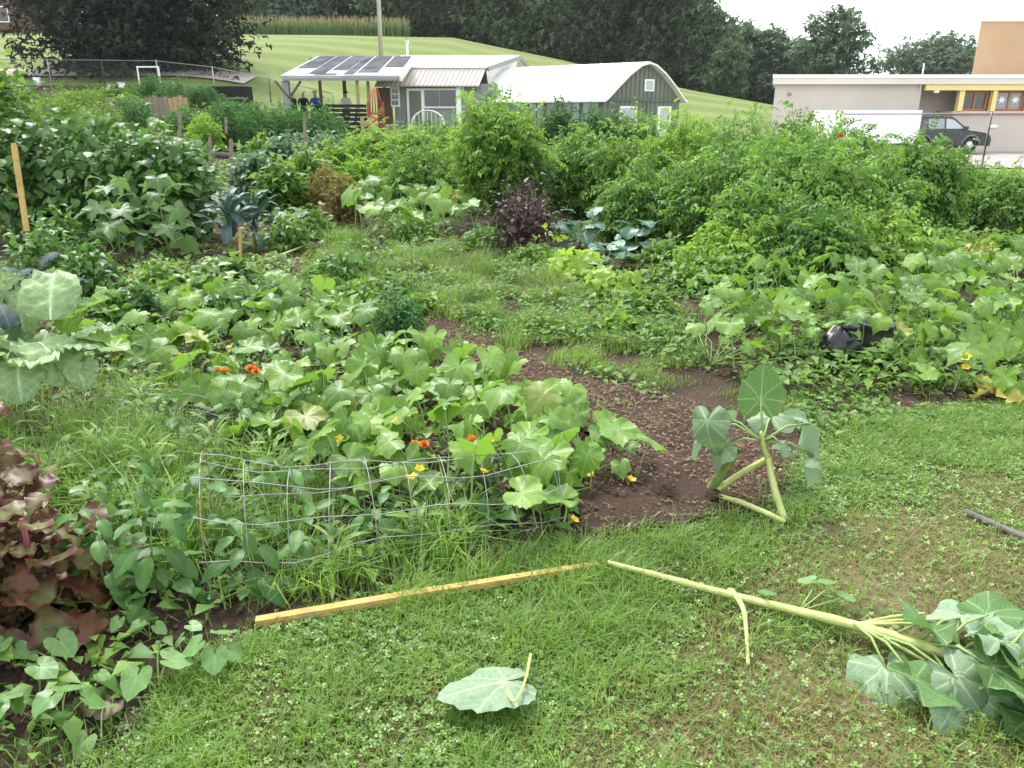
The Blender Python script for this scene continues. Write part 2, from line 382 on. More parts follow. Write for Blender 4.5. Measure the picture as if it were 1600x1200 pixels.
def smooth_path(pts, per=5):
    P = [Vector(p) for p in pts]; P = [P[0] * 2 - P[1]] + P + [P[-1] * 2 - P[-2]]; out = []
    for i in range(1, len(P) - 2):
        for k in range(per):
            t = k / per; a, b, c, d = P[i - 1], P[i], P[i + 1], P[i + 2]
            out.append(.5 * ((2 * b) + (c - a) * t + (2 * a - 5 * b + 4 * c - d) * t * t + (3 * b - a - 3 * c + d) * t ** 3))
    return out + [P[-2]]
def ribbed(path, rad, n=14, per=6, seed=1, torn=True):
    """a ribbed plant stalk: swollen nodes, slight wander, torn ends"""
    q = random.Random(seed); P = smooth_path(path, per); k = len(P); rr = np.interp(np.linspace(0, len(rad) - 1, k), range(len(rad)), rad)
    node = {q.randrange(2, k - 2) for _ in range(max(1, k // 9))} if k > 8 else set()
    rr = [r * (1.16 if i in node else 1) * q.uniform(.97, 1.03) for i, r in enumerate(rr)]
    P = [p + Vector((q.uniform(-1, 1), q.uniform(-1, 1), q.uniform(-1, 1))) * .06 * rr[i] for i, p in enumerate(P)]
    V, F = tube(P, rr, n, True); V = [Vector(v) for v in V]
    for i in range(k):
        for j in range(n):
            v = V[i * n + j]; s_ = (1.0 if j % 2 else .88) * q.uniform(.98, 1.02); v = P[i] + (v - P[i]) * s_
            if torn and i in (0, k - 1): d = (P[0] - P[1] if i == 0 else P[-1] - P[-2]).normalized(); v = v + d * rr[i] * q.uniform(-.4, .9)
            V[i * n + j] = v
    return MB().add([tuple(v) for v in V], F, 0, True)
def curve_pts(p0, p1, p2, n=8):
    p0, p1, p2 = Vector(p0), Vector(p1), Vector(p2)
    return [(1 - t) ** 2 * p0 + 2 * t * (1 - t) * p1 + t * t * p2 for t in np.linspace(0, 1, n)]
def tri(F):
    out = []
    for f in F:
        for i in range(1, len(f) - 1): out.append((f[0], f[i], f[i + 1]))
    return out

# ------------------------------------------------------------------ leaf shapes (along +Y, face up)
class Tpl:
    def __init__(s, V, F, UV, M=None):
        s.V = np.asarray(V, float); s.F = np.asarray(F, int); s.UV = np.asarray(UV, float)
        s.M = np.zeros(len(F), int) if M is None else np.asarray(M, int)
    def rot(s, e): return Tpl(s.V @ np.array(Euler(e).to_matrix()).T, s.F, s.UV, s.M)
    def move(s, d): return Tpl(s.V + np.asarray(d, float), s.F, s.UV, s.M)
    def scale(s, k): return Tpl(s.V * k, s.F, s.UV, s.M)
    def mesh(s, name, mats): return fast_mesh(name, s.V, s.F, mats, s.UV, None, s.M)
def join(*ts):
    V = []; F = []; U = []; M = []; o = 0
    for t in ts:
        V.append(t.V); F.append(t.F + o); U.append(t.UV); M.append(t.M); o += len(t.V)
    return Tpl(np.vstack(V), np.vstack(F), np.vstack(U), np.concatenate(M))
def prof_ovate(t): return math.sin(math.pi * min(1, t ** .72)) ** .85 + .02
def prof_lance(t): return math.sin(math.pi * t ** .85) ** .9 + .02
def prof_spat(t): return (min(1, .12 + 1.5 * max(0, t - .12)) * (max(0, 1 - ((t - .62) / .395) ** 4) ** .5 if t > .62 else 1)) + .01
def prof_round(t): return max(0.0, math.sin(math.pi * min(1, (t * .97 + .03) ** .8))) ** .5 + .02
def prof_strap(t): return (.55 + .6 * t) * max(0.0, 1 - (max(0, t - .75) / .26) ** 2) ** .5 + .02
def blade(L, Wd, prof, nu=6, nv=4, fold=.2, droop=.7, wave=0.0, wf=3, serr=0.0, pitch=0.0, seed=0, twist=0.0, crk=.05):
    q = random.Random(seed); V = []; UV = []; F = []; y = z = 0.0; ph = q.random() * 6
    for i in range(nu + 1):
        t = i / nu; a = pitch - droop * t
        if i: y += math.cos(a) * L / nu; z += math.sin(a) * L / nu
        hw = Wd / 2 * prof(t)
        for j in range(nv + 1):
            s = j / nv * 2 - 1; hh = hw * (1 + (serr * (q.random() - .5) if abs(s) > .99 else 0))
            up = abs(hh * s) * math.sin(fold) + wave * Wd * math.sin(wf * 6.283 * t + ph + (1.3 if s > 0 else 0)) * s * s
            tw = twist * t * s * hh + crk * Wd * (q.random() - .5) * (1 if 0 < t < 1 and abs(s) > .1 else .3)
            V.append((hh * s * math.cos(fold), y - math.sin(a) * (up + tw), z + math.cos(a) * (up + tw))); UV.append((t, (s + 1) / 2))
    n = nv + 1
    for i in range(nu):
        for j in range(nv):
            a = i * n + j; F += [(a, a + 1, a + n + 1), (a, a + n + 1, a + n)]
    return Tpl(V, F, UV)
def polar(Rd, keys, segs=26, rings=(.4, .75, 1.0), cup=.1, wave=.05, wk=5, serr=.05, lobe=62.0, gap=12.0, seed=0, tipdroop=0.0, crink=.07, teeth=.028):
    """keys: [(angle from tip in degrees, radius fraction)], mirrored"""
    q = random.Random(seed); V = [(0, 0, 0)]; UV = [(0, 0)]; F = []; ph = q.random() * 6
    ka = [k[0] for k in keys]; kr = [k[1] for k in keys]
    nn = 0; ang = np.linspace(-180 + gap, 180 - gap, segs + 1)
    for th in ang:
        nn += 1; rr = np.interp(abs(th), ka, kr) * (1 + serr * (q.random() - .5) * 1.4 + teeth * (1 if nn % 2 else -1)); a = math.radians(th)
        for g in rings:
            r = rr * g * Rd; x = r * math.sin(a); y = r * math.cos(a)
            crease = -.05 * Rd * g * (1 - 2 * abs(th / lobe - round(th / lobe)))
            z = cup * Rd * g * g * rr + wave * Rd * g * g * math.sin(wk * a + ph) + crease
            z += crink * Rd * g * (q.random() - .5)
            if y > 0: z -= tipdroop * (y / Rd) ** 2 * Rd
            V.append((x, y, z)); UV.append((th / lobe, g * rr))
    n = len(rings)
    for i in range(segs):
        a = 1 + i * n; b = a + n; F.append((0, b, a))
        for k in range(n - 1): F += [(a + k, b + k, b + k + 1), (a + k, b + k + 1, a + k + 1)]
    return Tpl(V, F, UV)
K_SQUASH = [(0, 1), (12, .90), (30, .80), (50, .90), (62, .97), (76, .85), (95, .76), (112, .84), (125, .86), (145, .72), (160, .62), (170, .45)]
K_CUKE = [(0, 1.1), (12, .92), (32, .74), (50, .80), (62, .92), (78, .78), (98, .72), (118, .80), (130, .78), (150, .66), (170, .42)]
K_OKRA = [(0, 1.15), (12, .88), (26, .58), (38, .72), (58, 1.04), (72, .80), (86, .52), (100, .68), (118, .86), (135, .60), (155, .40), (172, .25)]
K_HEART = [(0, 1.18), (10, 1.04), (30, .90), (60, .80), (90, .76), (120, .78), (145, .74), (160, .60), (172, .32)]
K_ROUND = [(0, 1.0), (30, .96), (60, .90), (90, .86), (120, .82), (150, .66), (172, .3)]
def petiole(h, dy, r=.004, n=4, bow=.3):
    V, F = tube(curve_pts((0, 0, 0), (0, dy * .15, h * (1 - bow * .3)), (0, dy, h), 5), [r * 1.25, r * 1.1, r, r * .9, r * .8], n, False)
    return Tpl(V, tri(F), np.zeros((len(V), 2)), np.ones(len(tri(F)), int))
def stalked(bl, h, dy, tilt, r=.004, roll=0.0):
    return join(bl.rot((tilt, roll, 0)).move((0, dy, h)), petiole(h, dy, r))
def variants(name, fn, mats, n=5): return [fn(i).mesh(name, mats) for i in range(n)]

L_SQUASH = variants('squash_leaf', lambda i: stalked(polar(.095, K_SQUASH, 44, cup=[.22, -.1, .3, .1, -.2, .15][i], wave=[.06, .09, .05, .1, .07, .05][i], wk=[5, 4, 6, 5, 3, 5][i], serr=.06, seed=i, tipdroop=[.15, .3, .1, .25, .4, .2][i]), [.20, .24, .17, .27, .22, .14][i], [.05, .07, .03, .06, .08, .06][i], [-.35, -.6, -.2, -.75, -.5, -.95][i], .0042, [.1, -.15, .2, 0, -.2, .1][i]), ['squash', 'petiole'], 6)
L_SQUASHB = variants('squash_leaf', lambda i: stalked(polar(.100, K_CUKE if i % 2 else K_SQUASH, 44, cup=[.15, -.12, .25, .05, -.2, .12][i], wave=[.08, .06, .1, .05, .07, .09][i], wk=[5, 4, 6, 3, 5, 4][i], serr=.07, seed=40 + i, tipdroop=[.2, .3, .15, .35, .4, .1][i]), [.16, .22, .13, .25, .19, .10][i], [.05, .06, .04, .07, .05, .05][i], [-.3, -.65, -.15, -.85, -.5, -1.1][i], .004, [.15, -.2, .1, .05, -.1, .2][i]), ['squash_bright', 'petiole'], 6)
L_NARROW = variants('narrow_leaf', lambda i: blade(.15, .024, prof_lance, 6, 2, .2, [.8, 1.4, .4][i], .05, 2, .1, [.7, .9, .5][i], 220 + i), ['weed'], 3)
L_OKRA = variants('okra_leaf', lambda i: stalked(polar(.17, K_OKRA, 44, cup=[.1, -.15, .15, -.05][i], wave=.06, wk=4, serr=.06, seed=70 + i, tipdroop=[.2, .35, .15, .4][i]), .12, .16, [-.25, -.5, -.1, -.7][i], .006), ['okra', 'petiole'], 4)
L_SEED = variants('heart_leaf', lambda i: stalked(polar(.048, K_HEART, 18, (.5, 1.0), cup=[.2, -.1, .1][i], wave=.05, wk=3, serr=.03, seed=90 + i, tipdroop=.2), [.09, .06, .12][i], [.03, .04, .02][i], [-.3, -.55, -.1][i], .0022), ['seedling', 'petiole'], 3)
L_HOSTA = variants('lime_leaf', lambda i: stalked(polar(.085, K_OKRA if i else K_SQUASH, 26, (.5, 1.0), cup=.15, wave=.08, serr=.07, seed=100 + i, tipdroop=.3), [.16, .22, .12][i], .07, [-.3, -.6, -.1][i], .004), ['hosta', 'petiole'], 3)
L_BEAN = variants('bean_leaf', lambda i: blade(.12, .095, prof_ovate, 5, 4, .18, [.6, 1.0, .3, .8][i], .05, 2, .05, 0, 110 + i), ['bean'], 4)
L_PEPPER = variants('pepper_leaf', lambda i: join(blade(.145, .070, prof_lance, 7, 4, .22, [.5, .9, 1.3, .7][i], .05, 2.4, .04, [.3, .1, -.1, .5][i], 120 + i).move((0, .03, 0)), petiole(.001, .034, .0018)), ['pepper', 'petiole'], 4)
L_PALE = variants('pale_leaf', lambda i: blade(.15, .068, prof_lance, 6, 4, .22, [.6, 1.0, 1.4][i], .06, 2.4, .06, [.4, .2, 0][i], 130 + i), ['pale_pepper'], 3)
def setm(t, i): return Tpl(t.V, t.F, t.UV, np.full(len(t.F), i))
L_COLL = variants('collard_leaf', lambda i: join(blade(.36, .32, prof_round, 14, 10, [.12, .3, .2][i], [.9, 1.4, .5][i], .085, 6.5, .22, [.9, .5, 1.2][i], 140 + i, crk=.10), setm(blade(.28, .014, lambda t: 1 - .7 * t, 6, 2, .3, [.7, 1.05, .38][i], 0, 1, 0, [.9, .5, 1.2][i], 1).move((0, 0, .004)), 1)), ['collard', 'white_rib'], 3)
L_COLLB = variants('collard_leaf', lambda i: blade(.32, .26, prof_round, 12, 8, .3, [.6, 1.0][i], .08, 6, .2, [.9, .6][i], 150 + i, crk=.09), ['collard_bright'], 2)
L_GLAUC = variants('blue_green_leaf', lambda i: blade(.27, .24, prof_round, 8, 6, [.15, .3, -.1][i], [1.1, 1.5, .7][i], .05, 3.2, .10, [.7, .4, .95][i], 160 + i).move((0, .06, .03)), ['glaucous'], 3)
L_KALE = variants('kale_leaf', lambda i: blade(.52, .12, prof_strap, 9, 4, .25, [1.5, 2.1, 1.0][i], .09, 5, .2, [1.25, 1.0, 1.35][i], 170 + i), ['kale'], 3)
L_BKALE = variants('dark_kale_leaf', lambda i: blade(.26, .12, prof_spat, 12, 6, -.15, [.9, 1.4][i], .12, 6, .2, [.8, .5][i], 180 + i), ['black_kale'], 2)
L_RED = variants('red_leaf', lambda i: blade(.19, .145, prof_spat, 9, 8, [.1, .3, -.2, .2][i], [.9, 1.5, .5, 1.2][i], .11, 3.4, .2, [1.1, .8, 1.3, .5][i], 190 + i), ['red_leaf'], 4)
L_REDD = variants('red_leaf', lambda i: blade(.17, .13, prof_spat, 9, 8, [.2, -.2, .3][i], [1.1, 1.6, .6][i], .12, 3.8, .2, [1.0, .7, 1.2][i], 200 + i), ['red_leaf_dark'], 3)

# ------------------------------------------------------------------ foliage by the thousand
def frames(yd, up, roll=None):
    yd = yd / (np.linalg.norm(yd, axis=1, keepdims=True) + 1e-9)
    x = np.cross(yd, up); x /= (np.linalg.norm(x, axis=1, keepdims=True) + 1e-9); z = np.cross(x, yd)
    if roll is not None:
        c, s = np.cos(roll)[:, None], np.sin(roll)[:, None]; x, z = x * c + z * s, z * c - x * s
    return np.stack([x, yd, z], axis=2)
class Mass:
    def __init__(s): s.V = []; s.F = []; s.U = []; s.T = []; s.M = []; s.o = 0
    def add(s, tpl, pos, Rm, sc, tint, mat=0):
        n = len(pos)
        if n == 0: return
        V = np.einsum('nij,kj->nki', Rm, tpl.V) * np.asarray(sc).reshape(-1, 1, 1) + pos[:, None, :]
        k = len(tpl.V); F = tpl.F[None] + (np.arange(n) * k)[:, None, None] + s.o
        s.V.append(V.reshape(-1, 3)); s.F.append(F.reshape(-1, 3)); s.U.append(np.tile(tpl.UV, (n, 1)))
        s.T.append(np.repeat(tint, k)); s.M.append(np.tile(tpl.M + mat, n)); s.o += n * k
    def mesh(s, name, mats):
        return fast_mesh(name, np.vstack(s.V), np.vstack(s.F), mats, np.vstack(s.U), np.concatenate(s.T), np.concatenate(s.M))
    def build(s, name, mats, parent=None, kind='stuff'):
        o = link(name, s.mesh(name, mats), parent)
        if kind: o['kind'] = kind
        return o
def leaflet(L, Wd, d=.3): return Tpl([(0, 0, 0), (-Wd / 2, L * .42, .10 * L), (Wd / 2, L * .42, .10 * L), (0, L, -d * L), (0, L * .45, 0)], [(0, 4, 1), (0, 2, 4), (1, 4, 3), (4, 2, 3)], [(0, .5), (.4, 0), (.4, 1), (1, .5), (.4, .5)])
def leaf2(L, Wd, d=.3): return Tpl([(0, 0, 0), (-Wd / 2, L * .42, .10 * L), (Wd / 2, L * .42, .10 * L), (0, L, -d * L)], [(0, 3, 1), (0, 2, 3)], [(0, .5), (.4, 0), (.4, 1), (1, .5)])
def compound(L, n, lw, droop=.9):                 # tomato-like: leaflets in pairs along a drooping rib
    ts = []
    for i in range(n):
        t = (i + 1) / (n + .3); a = .35 - droop * t
        y = L * t * math.cos(a * .5); z = L * t * math.sin(.35 - droop * t * .6)
        for sd in ((-1, 1) if i < n - 1 else (0,)):
            sz = lw * (.75 + .5 * math.sin(math.pi * t)) if sd else lw * 1.25
            ts.append(leaf2(sz * 1.7, sz, .3).rot((a - .25, .15 * sd, -sd * 1.05)).move((0, y, z)))
    return join(*ts)
T_TOM = [compound(.19, 4, .031, .9), compound(.16, 3, .036, 1.3), compound(.22, 5, .027, .6)]
T_OVAL = [leaflet(.07, .045, .3), leaflet(.06, .04, .6), leaflet(.08, .045, .1)]
T_SMALL = [leaflet(.035, .022, .2), leaflet(.03, .02, .5)]
T_NEEDLE = [leaf2(.09, .012, .4), leaf2(.07, .010, .1)]
T_CARD = [join(leaf2(1, .62, .25), leaf2(.8, .55, .3).rot((.2, .3, 1.7)).move((.1, .1, .05)), leaf2(.85, .5, .2).rot((-.2, -.2, -1.9)).move((-.1, .1, -.05)))]
def rand_dirs(n, g=rng):
    d = g.normal(size=(n, 3)); return d / np.linalg.norm(d, axis=1, keepdims=True)
def mound(mass, tpls, n, c, rad, g=rng, shell=.55, lump=.25, mat=0, sc=(.7, 1.25), out=.7, bottom=-.3, tint0=.0, flat=0.0):
    """leaves through the outer part of an uneven rounded volume"""
    c = np.asarray(c, float); rad = np.asarray(rad, float)
    d = rand_dirs(int(n * 1.6), g); d = d[d[:, 2] > bottom][:n]; n = len(d)
    f1, f2, f3 = g.random(3) * 6
    bump = 1 + lump * (np.sin(d[:, 0] * 5 + f1) * np.sin(d[:, 1] * 5 + f2) + .6 * np.sin(d[:, 2] * 7 + d[:, 0] * 4 + f3))
    r = (shell + (1 - shell) * g.random(n) ** .6) * bump
    r = r + (g.random(n) < .05) * g.random(n) * .28
    pos = c + d * rad * r[:, None]
    yd = d * np.array([1, 1, .35]) * out + rand_dirs(n, g) * .75 + np.array([0, 0, -.15])
    up = np.tile([0, 0, 1.0], (n, 1)) + rand_dirs(n, g) * .55 + d * .35
    Rm = frames(yd, up); s = g.uniform(sc[0], sc[1], n)
    tint = np.clip(.42 + .30 * np.sin(d[:, 0] * 4 + f2) * np.sin(d[:, 1] * 4 + f3) + g.normal(0, .26, n) + tint0, 0, 1)
    k = len(tpls); idx = g.integers(0, k, n)
    for i in range(k):
        m = idx == i; mass.add(tpls[i], pos[m], Rm[m], s[m], tint[m], mat)
def blades_tpl():
    return [Tpl([(-.5, 0, 0), (.5, 0, 0), (-.35, .25 * b, .55), (.35, .25 * b, .55), (0, b, .95 - .25 * b)], [(0, 1, 3), (0, 3, 2), (2, 3, 4)], [(0, 0), (0, 1), (.5, .2), (.5, .8), (1, .5)]) for b in (.3, .7, 1.1)]
T_BL = blades_tpl()
def grass(mass, x, y, z, h, wd, g=rng, mat=0, tint=None, lean=.5):
    n = len(x); a = g.random(n) * 6.283; idx = g.integers(0, 3, n); tint = g.random(n) if tint is None else tint
    for i in range(3):
        m = idx == i; k = m.sum()
        if not k: continue
        t = T_BL[i]; ca, sa = np.cos(a[m]), np.sin(a[m]); P = t.V[None] * np.stack([wd[m], h[m] * lean * 1.2, h[m]], 1)[:, None, :]
        V = np.stack([P[..., 0] * ca[:, None] - P[..., 1] * sa[:, None], P[..., 0] * sa[:, None] + P[..., 1] * ca[:, None], P[..., 2]], 2)
        V += np.stack([x[m], y[m], z[m]], 1)[:, None, :]; kk = len(t.V)
        mass.V.append(V.reshape(-1, 3)); mass.F.append((t.F[None] + (np.arange(k) * kk)[:, None, None] + mass.o).reshape(-1, 3))
        mass.U.append(np.tile(t.UV, (k, 1))); mass.T.append(np.repeat(tint[m], kk)); mass.M.append(np.full(k * len(t.F), mat)); mass.o += k * kk


# ================================================================== the setting: ground
def grid_sheet(name, xs, ys, mat, dz=0.0, fn=None, mask=None):
    X, Y = np.meshgrid(xs, ys); Z = terrain(X, Y) + dz
    if fn is not None: Z = Z + fn(X, Y)
    nx, ny = len(xs), len(ys); V = np.stack([X.ravel(), Y.ravel(), Z.ravel()], 1)
    i = (np.arange(ny - 1)[:, None] * nx + np.arange(nx - 1)[None]).ravel()
    if mask is not None:
        cx = (X[:-1, :-1] + X[1:, 1:]) / 2; cy = (Y[:-1, :-1] + Y[1:, 1:]) / 2; i = i[mask(cx, cy).ravel()]
    F = np.vstack([np.stack([i, i + 1, i + nx + 1], 1), np.stack([i, i + nx + 1, i + nx], 1)])
    o = link(name, fast_mesh(name, V, F, [mat])); o['kind'] = 'structure'
    return o
xs = np.concatenate([np.linspace(-900, -70, 12), np.linspace(-60, 60, 121), np.linspace(70, 900, 12)])
ys = np.concatenate([np.linspace(-120, -5, 6), np.linspace(0, 110, 111), np.linspace(120, 1500, 14)])
grid_sheet("ground", xs, ys, "meadow", -.012)

LAWN = [G(p[0], p[1]) for p in ((60, 1330), (170, 1215), (250, 1110), (330, 1030), (420, 990), (560, 945), (740, 905), (900, 862), (945, 852), (1040, 838), (1115, 812), (1195, 812), (1232, 775), (1245, 725), (1330, 685), (1400, 655), (1500, 640), (1600, 635), (1900, 640))] + [Vector((6.5, 3.2, 0)), Vector((6.5, .2, 0)), Vector((-1, .2, 0))]
PATH = [G(p[0], p[1]) for p in ((905, 800), (930, 845), (1040, 838), (1110, 815), (1190, 800), (1228, 770), (1232, 725), (1160, 680), (1090, 640), (990, 615), (890, 585), (810, 555), (745, 530), (700, 500), (665, 490), (645, 510), (650, 540), (700, 575), (740, 595), (860, 650), (960, 710))]
PATCH = [G(p[0], p[1]) for p in ((400, 395), (470, 392), (490, 415), (470, 440), (430, 448), (395, 435))]
GARDEN = [Vector(p) for p in ((-30, 1.2, 0), (-1.6, 1.0, 0), (6, 1.0, 0), (9, 6.0, 0), (13, 16, 0), (13.5, 24, 0), (9, 33, 0), (-4, 36, 0), (-12, 40, 0), (-18, 44, 0), (-34, 44, 0))]
gx = np.linspace(-34, 14, 97); gy = np.linspace(1, 44, 87)
grid_sheet('garden_soil', gx, gy, 'soil', .004, lambda X, Y: .03 * vnoise(X, Y, 1.7) * sst(5, 8, Y), lambda x, y: inpoly(x, y, GARDEN))
from mathutils.geometry import delaunay_2d_cdt
def flat_poly(name, poly, z, mat, step=.12, amp=.02, ns=4):
    q = random.Random(len(poly)); bd = []
    for a, b in zip(poly, poly[1:] + poly[:1]):                 # an uneven edge
        k = max(1, int((b - a).length / .07)); nn = Vector((-(b - a).y, (b - a).x, 0)).normalized()
        for i in range(k):
            p = a.lerp(b, i / k) + (nn * q.uniform(-.022, .022) if i else Vector()); bd.append(Vector((p.x, p.y)))
    x0, x1 = min(p.x for p in bd), max(p.x for p in bd); y0, y1 = min(p.y for p in bd), max(p.y for p in bd)
    gx, gy = np.meshgrid(np.arange(x0, x1, step), np.arange(y0, y1, step)); k = inpoly(gx, gy, poly); gx, gy = gx[k], gy[k]
    n = len(bd); v, e, f, *_ = delaunay_2d_cdt(bd + [Vector((a, b)) for a, b in zip(gx, gy)], [], [list(range(n))], 1, 1e-5)
    P = np.array([(p.x, p.y) for p in v]); Z = terrain(P[:, 0], P[:, 1]) + z + amp * vnoise(P[:, 0], P[:, 1], ns)
    o = link(name, fast_mesh(name, np.column_stack([P, Z]), tri(f), [mat])); o['kind'] = 'structure'
    return o
WORN = ((1450, 850, .50, .75), (1300, 1090, .26, .75), (1250, 1160, .18, .75), (1570, 770, .28, .7), (1110, 1170, .2, .5), (1350, 930, .4, .45), (1500, 900, .35, .5), (1100, 1060, .25, .35), (850, 1160, .2, .4), (1400, 1160, .3, .7), (1000, 1190, .2, .4))
def worn(x, y):
    d = np.zeros(np.shape(x))
    for px, py, r, s_ in WORN:
        q = G(px, py); d = d + s_ * np.exp(-((x - q.x) ** 2 + (y - q.y) ** 2) / (r * r))
    return d
lo_ = flat_poly('lawn_ground', LAWN, .008, 'lawn_soil', .08, .006); _c = np.empty(len(lo_.data.vertices) * 3, np.float32); lo_.data.vertices.foreach_get('co', _c); _c = _c.reshape(-1, 3)
lo_.data.attributes['tint'].data.foreach_set('value', np.clip(worn(_c[:, 0], _c[:, 1]) - .05, 0, 1).astype(np.float32))
flat_poly('mulch_path', PATH, .020, 'mulch', .07, .014, 6)
flat_poly('far_mulch_patch', PATCH, .020, 'mulch', .10, .014, 6)
PIT = [G(p[0], p[1]) for p in ((890, 790), (905, 835), (940, 850), (1040, 838), (1115, 812), (1120, 775), (1040, 760), (960, 768))]
flat_poly('dug_soil', PIT, .038, 'soil', .05, .02, 9)
def strip(name, pts, wd, mat, dz):
    V = []; F = []
    for i, p in enumerate(pts):
        q0, q1 = pts[max(0, i - 1)], pts[min(len(pts) - 1, i + 1)]; d = Vector((q1[0] - q0[0], q1[1] - q0[1], 0)).normalized(); n = Vector((-d.y, d.x, 0)) * wd / 2
        for s in (-1, 1):
            x, y = p[0] + n.x * s, p[1] + n.y * s; V.append((x, y, tz(x, y) + dz))
        if i: a = 2 * i; F += [(a - 2, a - 1, a + 1), (a - 2, a + 1, a)]
    o = link(name, fast_mesh(name, V, F, [mat])); o['kind'] = 'structure'
strip('gravel_road', [(x, 49 + .02 * (x + 15)) for x in np.linspace(-60, -15.5, 50)], 2.8, 'gravel', .08)
grid_sheet('parking_lot', np.linspace(11, 70, 60), np.linspace(27.5, 49, 44), 'asphalt', .03)

# ------------------------------------------------------------------ trees
def tree(name, label, cat, loc, h, cr, trunk_r, crown_z, mats, n, card, seed, group=None, lobes=16, squash=.8, flat_bottom=-.5, bark='bark', sky=.0, rz=0):
    g = np.random.default_rng(seed); q = random.Random(seed)
    t = thing(name, label, cat, loc, rz, group)
    mb = MB(); top = Vector((q.uniform(-.3, .3), q.uniform(-.3, .3), h * .86))
    mb.tube([(0, 0, -.3), (0, 0, h * .04), (q.uniform(-.2, .2), q.uniform(-.2, .2), h * .3), top], [trunk_r * 1.5, trunk_r * 1.1, trunk_r * .8, trunk_r * .15], 8)
    m = Mass(); cen = []; wide = .34
    for i in range(lobes):
        f = ((i + .5) / lobes) ** 1.25; pr = math.sqrt(max(.03, 1 - ((f - wide) / (1 - wide if f > wide else wide * 1.7)) ** 2))
        r = cr * g.uniform(.26, .40) * (.65 + .5 * pr); a = i * 2.4 + g.uniform(-.5, .5); q_ = max(0, cr * pr * g.uniform(.55, 1.0) - r * .6) if i % 4 else cr * .25
        c = np.array([math.cos(a) * q_, math.sin(a) * q_, crown_z + r * .55 + f * (h - crown_z - r * 1.1)]); cen.append((c, r))
        st = Vector((0, 0, max(.8, min(c[2] * .75, h * .6)))); e = Vector(c)
        mid = st.lerp(e, .5) + Vector((0, 0, .02 * h)); mb.tube([st, mid, e], [trunk_r * .38, trunk_r * .2, trunk_r * .05], 5, cap=False)
    tot = sum(r * r for c, r in cen)
    for c, r in cen:
        mound(m, T_CARD, int(n * r * r / tot), c, (r, r, r * squash), g, .45, .3, 0, (card * .6, card * 1.3), .6, -1.0, -.05)
    mb.build('trunk', bark, t)
    m.build('crown', mats, t)
    return t
def copy_tree(src, loc, rz, sc, label, group):
    r = src.copy(); COL.objects.link(r); r.location = loc; r.rotation_euler = (0, 0, rz); r.scale = sc if not np.isscalar(sc) else (sc,) * 3
    tag(r, label, None, group)
    for ch in list(src.children):
        c = ch.copy(); COL.objects.link(c); c.parent = r
    return r
tree('copper_beech', 'huge dark purple-leaved tree with low spreading crown above the gravel road', 'tree', W(235, 51), 15.5, 7.6, .55, -1.3, ['dark_crown'], 27000, .31, 3, lobes=70, squash=.85)
FG = 'dark trees of the wood behind the hill'
f1 = tree('forest_tree', 'tall dark tree rising straight behind the ridge of the arched white roof', 'tree', W(905, 101), 24, 7.5, .45, .3, ['forest'], 12000, .55, 21, FG, lobes=40, flat_bottom=-.9)
f2 = tree('forest_tree', 'dark broad tree behind the long white roof of the middle building', 'tree', W(740, 104), 25, 8.0, .5, 1.2, ['forest'], 12000, .55, 22, FG, lobes=40, flat_bottom=-.9)
f3 = tree('forest_tree', 'dark tree at the open right end of the wood, crown edge against white sky', 'tree', W(1035, 100), 22, 6.6, .4, .2, ['forest'], 12000, .55, 23, FG, lobes=40, flat_bottom=-.9)
for src, px, Y, rz, sc, lab in ((f2, 655, 106, 1.0, 1.0, 'dark wood tree just right of the utility pole on the hill'), (f1, 690, 112, 2.2, 1.1, 'dark wood tree set back between utility pole and middle roof'),
        (f3, 790, 109, .6, 1.2, 'dark wood tree with trunk in shade behind the gap between the white roofs'), (f1, 840, 100, 4.0, .95, 'dark wood tree over the left half of the arched white roof'),
        (f2, 970, 108, 2.6, 1.0, 'dark wood tree over the grey-green gable wall'), (f3, 890, 118, 3.0, 1.25, 'dark tree deep in the wood over the arched roof, mostly hidden by others'),
        (f1, 1060, 110, 1.5, .85, 'dark wood tree set back behind the last tree of the wood')):
    copy_tree(src, W(px, Y), rz, sc, lab, FG)
LG = 'lower trees right of the wood'
g1 = tree('hedgerow_tree', 'low rounded green tree where the mown slope meets the wood', 'tree', W(1105, 96), 9.5, 4.4, .25, .0, ['forest'], 5000, .5, 31, LG, lobes=24)
g2 = tree('hedgerow_tree', 'low bushy green tree behind the left end of the cream building', 'tree', W(1195, 99), 9.0, 4.6, .25, .0, ['forest_light'], 5000, .5, 32, LG, lobes=24)
copy_tree(g1, W(1150, 101), 2.0, 1.0, 'low green tree midway along the hedge right of the wood', LG)
copy_tree(g2, W(1240, 104), 1.1, .95, 'low green tree at the foot of the taller loose-crowned tree', LG)
copy_tree(g1, W(1085, 104), 4.0, 1.15, 'low green tree tucked against the right edge of the dark wood', LG)
copy_tree(g1, W(1130, 88), 5.0, .6, 'small dark bush at the bottom edge of the mown slope', LG)
tree('loose_tree', 'taller grey-green tree with sky gaps above the cream building roof', 'tree', W(1290, 92), 11.0, 4.6, .35, 2.2, ['forest_light'], 3000, .48, 41, lobes=20, squash=.6)
tree('hazy_tree', 'pale distant tree showing above the flat roof beside the tan brick block', 'tree', W(1450, 135), 13.5, 10.0, .5, 5.0, ['forest_light'], 4200, .62, 42, lobes=26, squash=.55)
UG = 'trees on the crest behind the tall grass'
h1 = tree('crest_tree', 'green tree with a visible dark trunk on the crest above tall grass', 'tree', W(466, 108), 17, 7.2, .55, 1.4, ['forest_light'], 7000, .5, 51, UG, lobes=34)
copy_tree(h1, W(545, 116), 2.1, 1.0, 'green tree on the crest between the dark trunk and the utility pole', UG)
copy_tree(h1, W(610, 120), 4.1, 1.1, 'green tree on the crest directly behind the utility pole', UG)
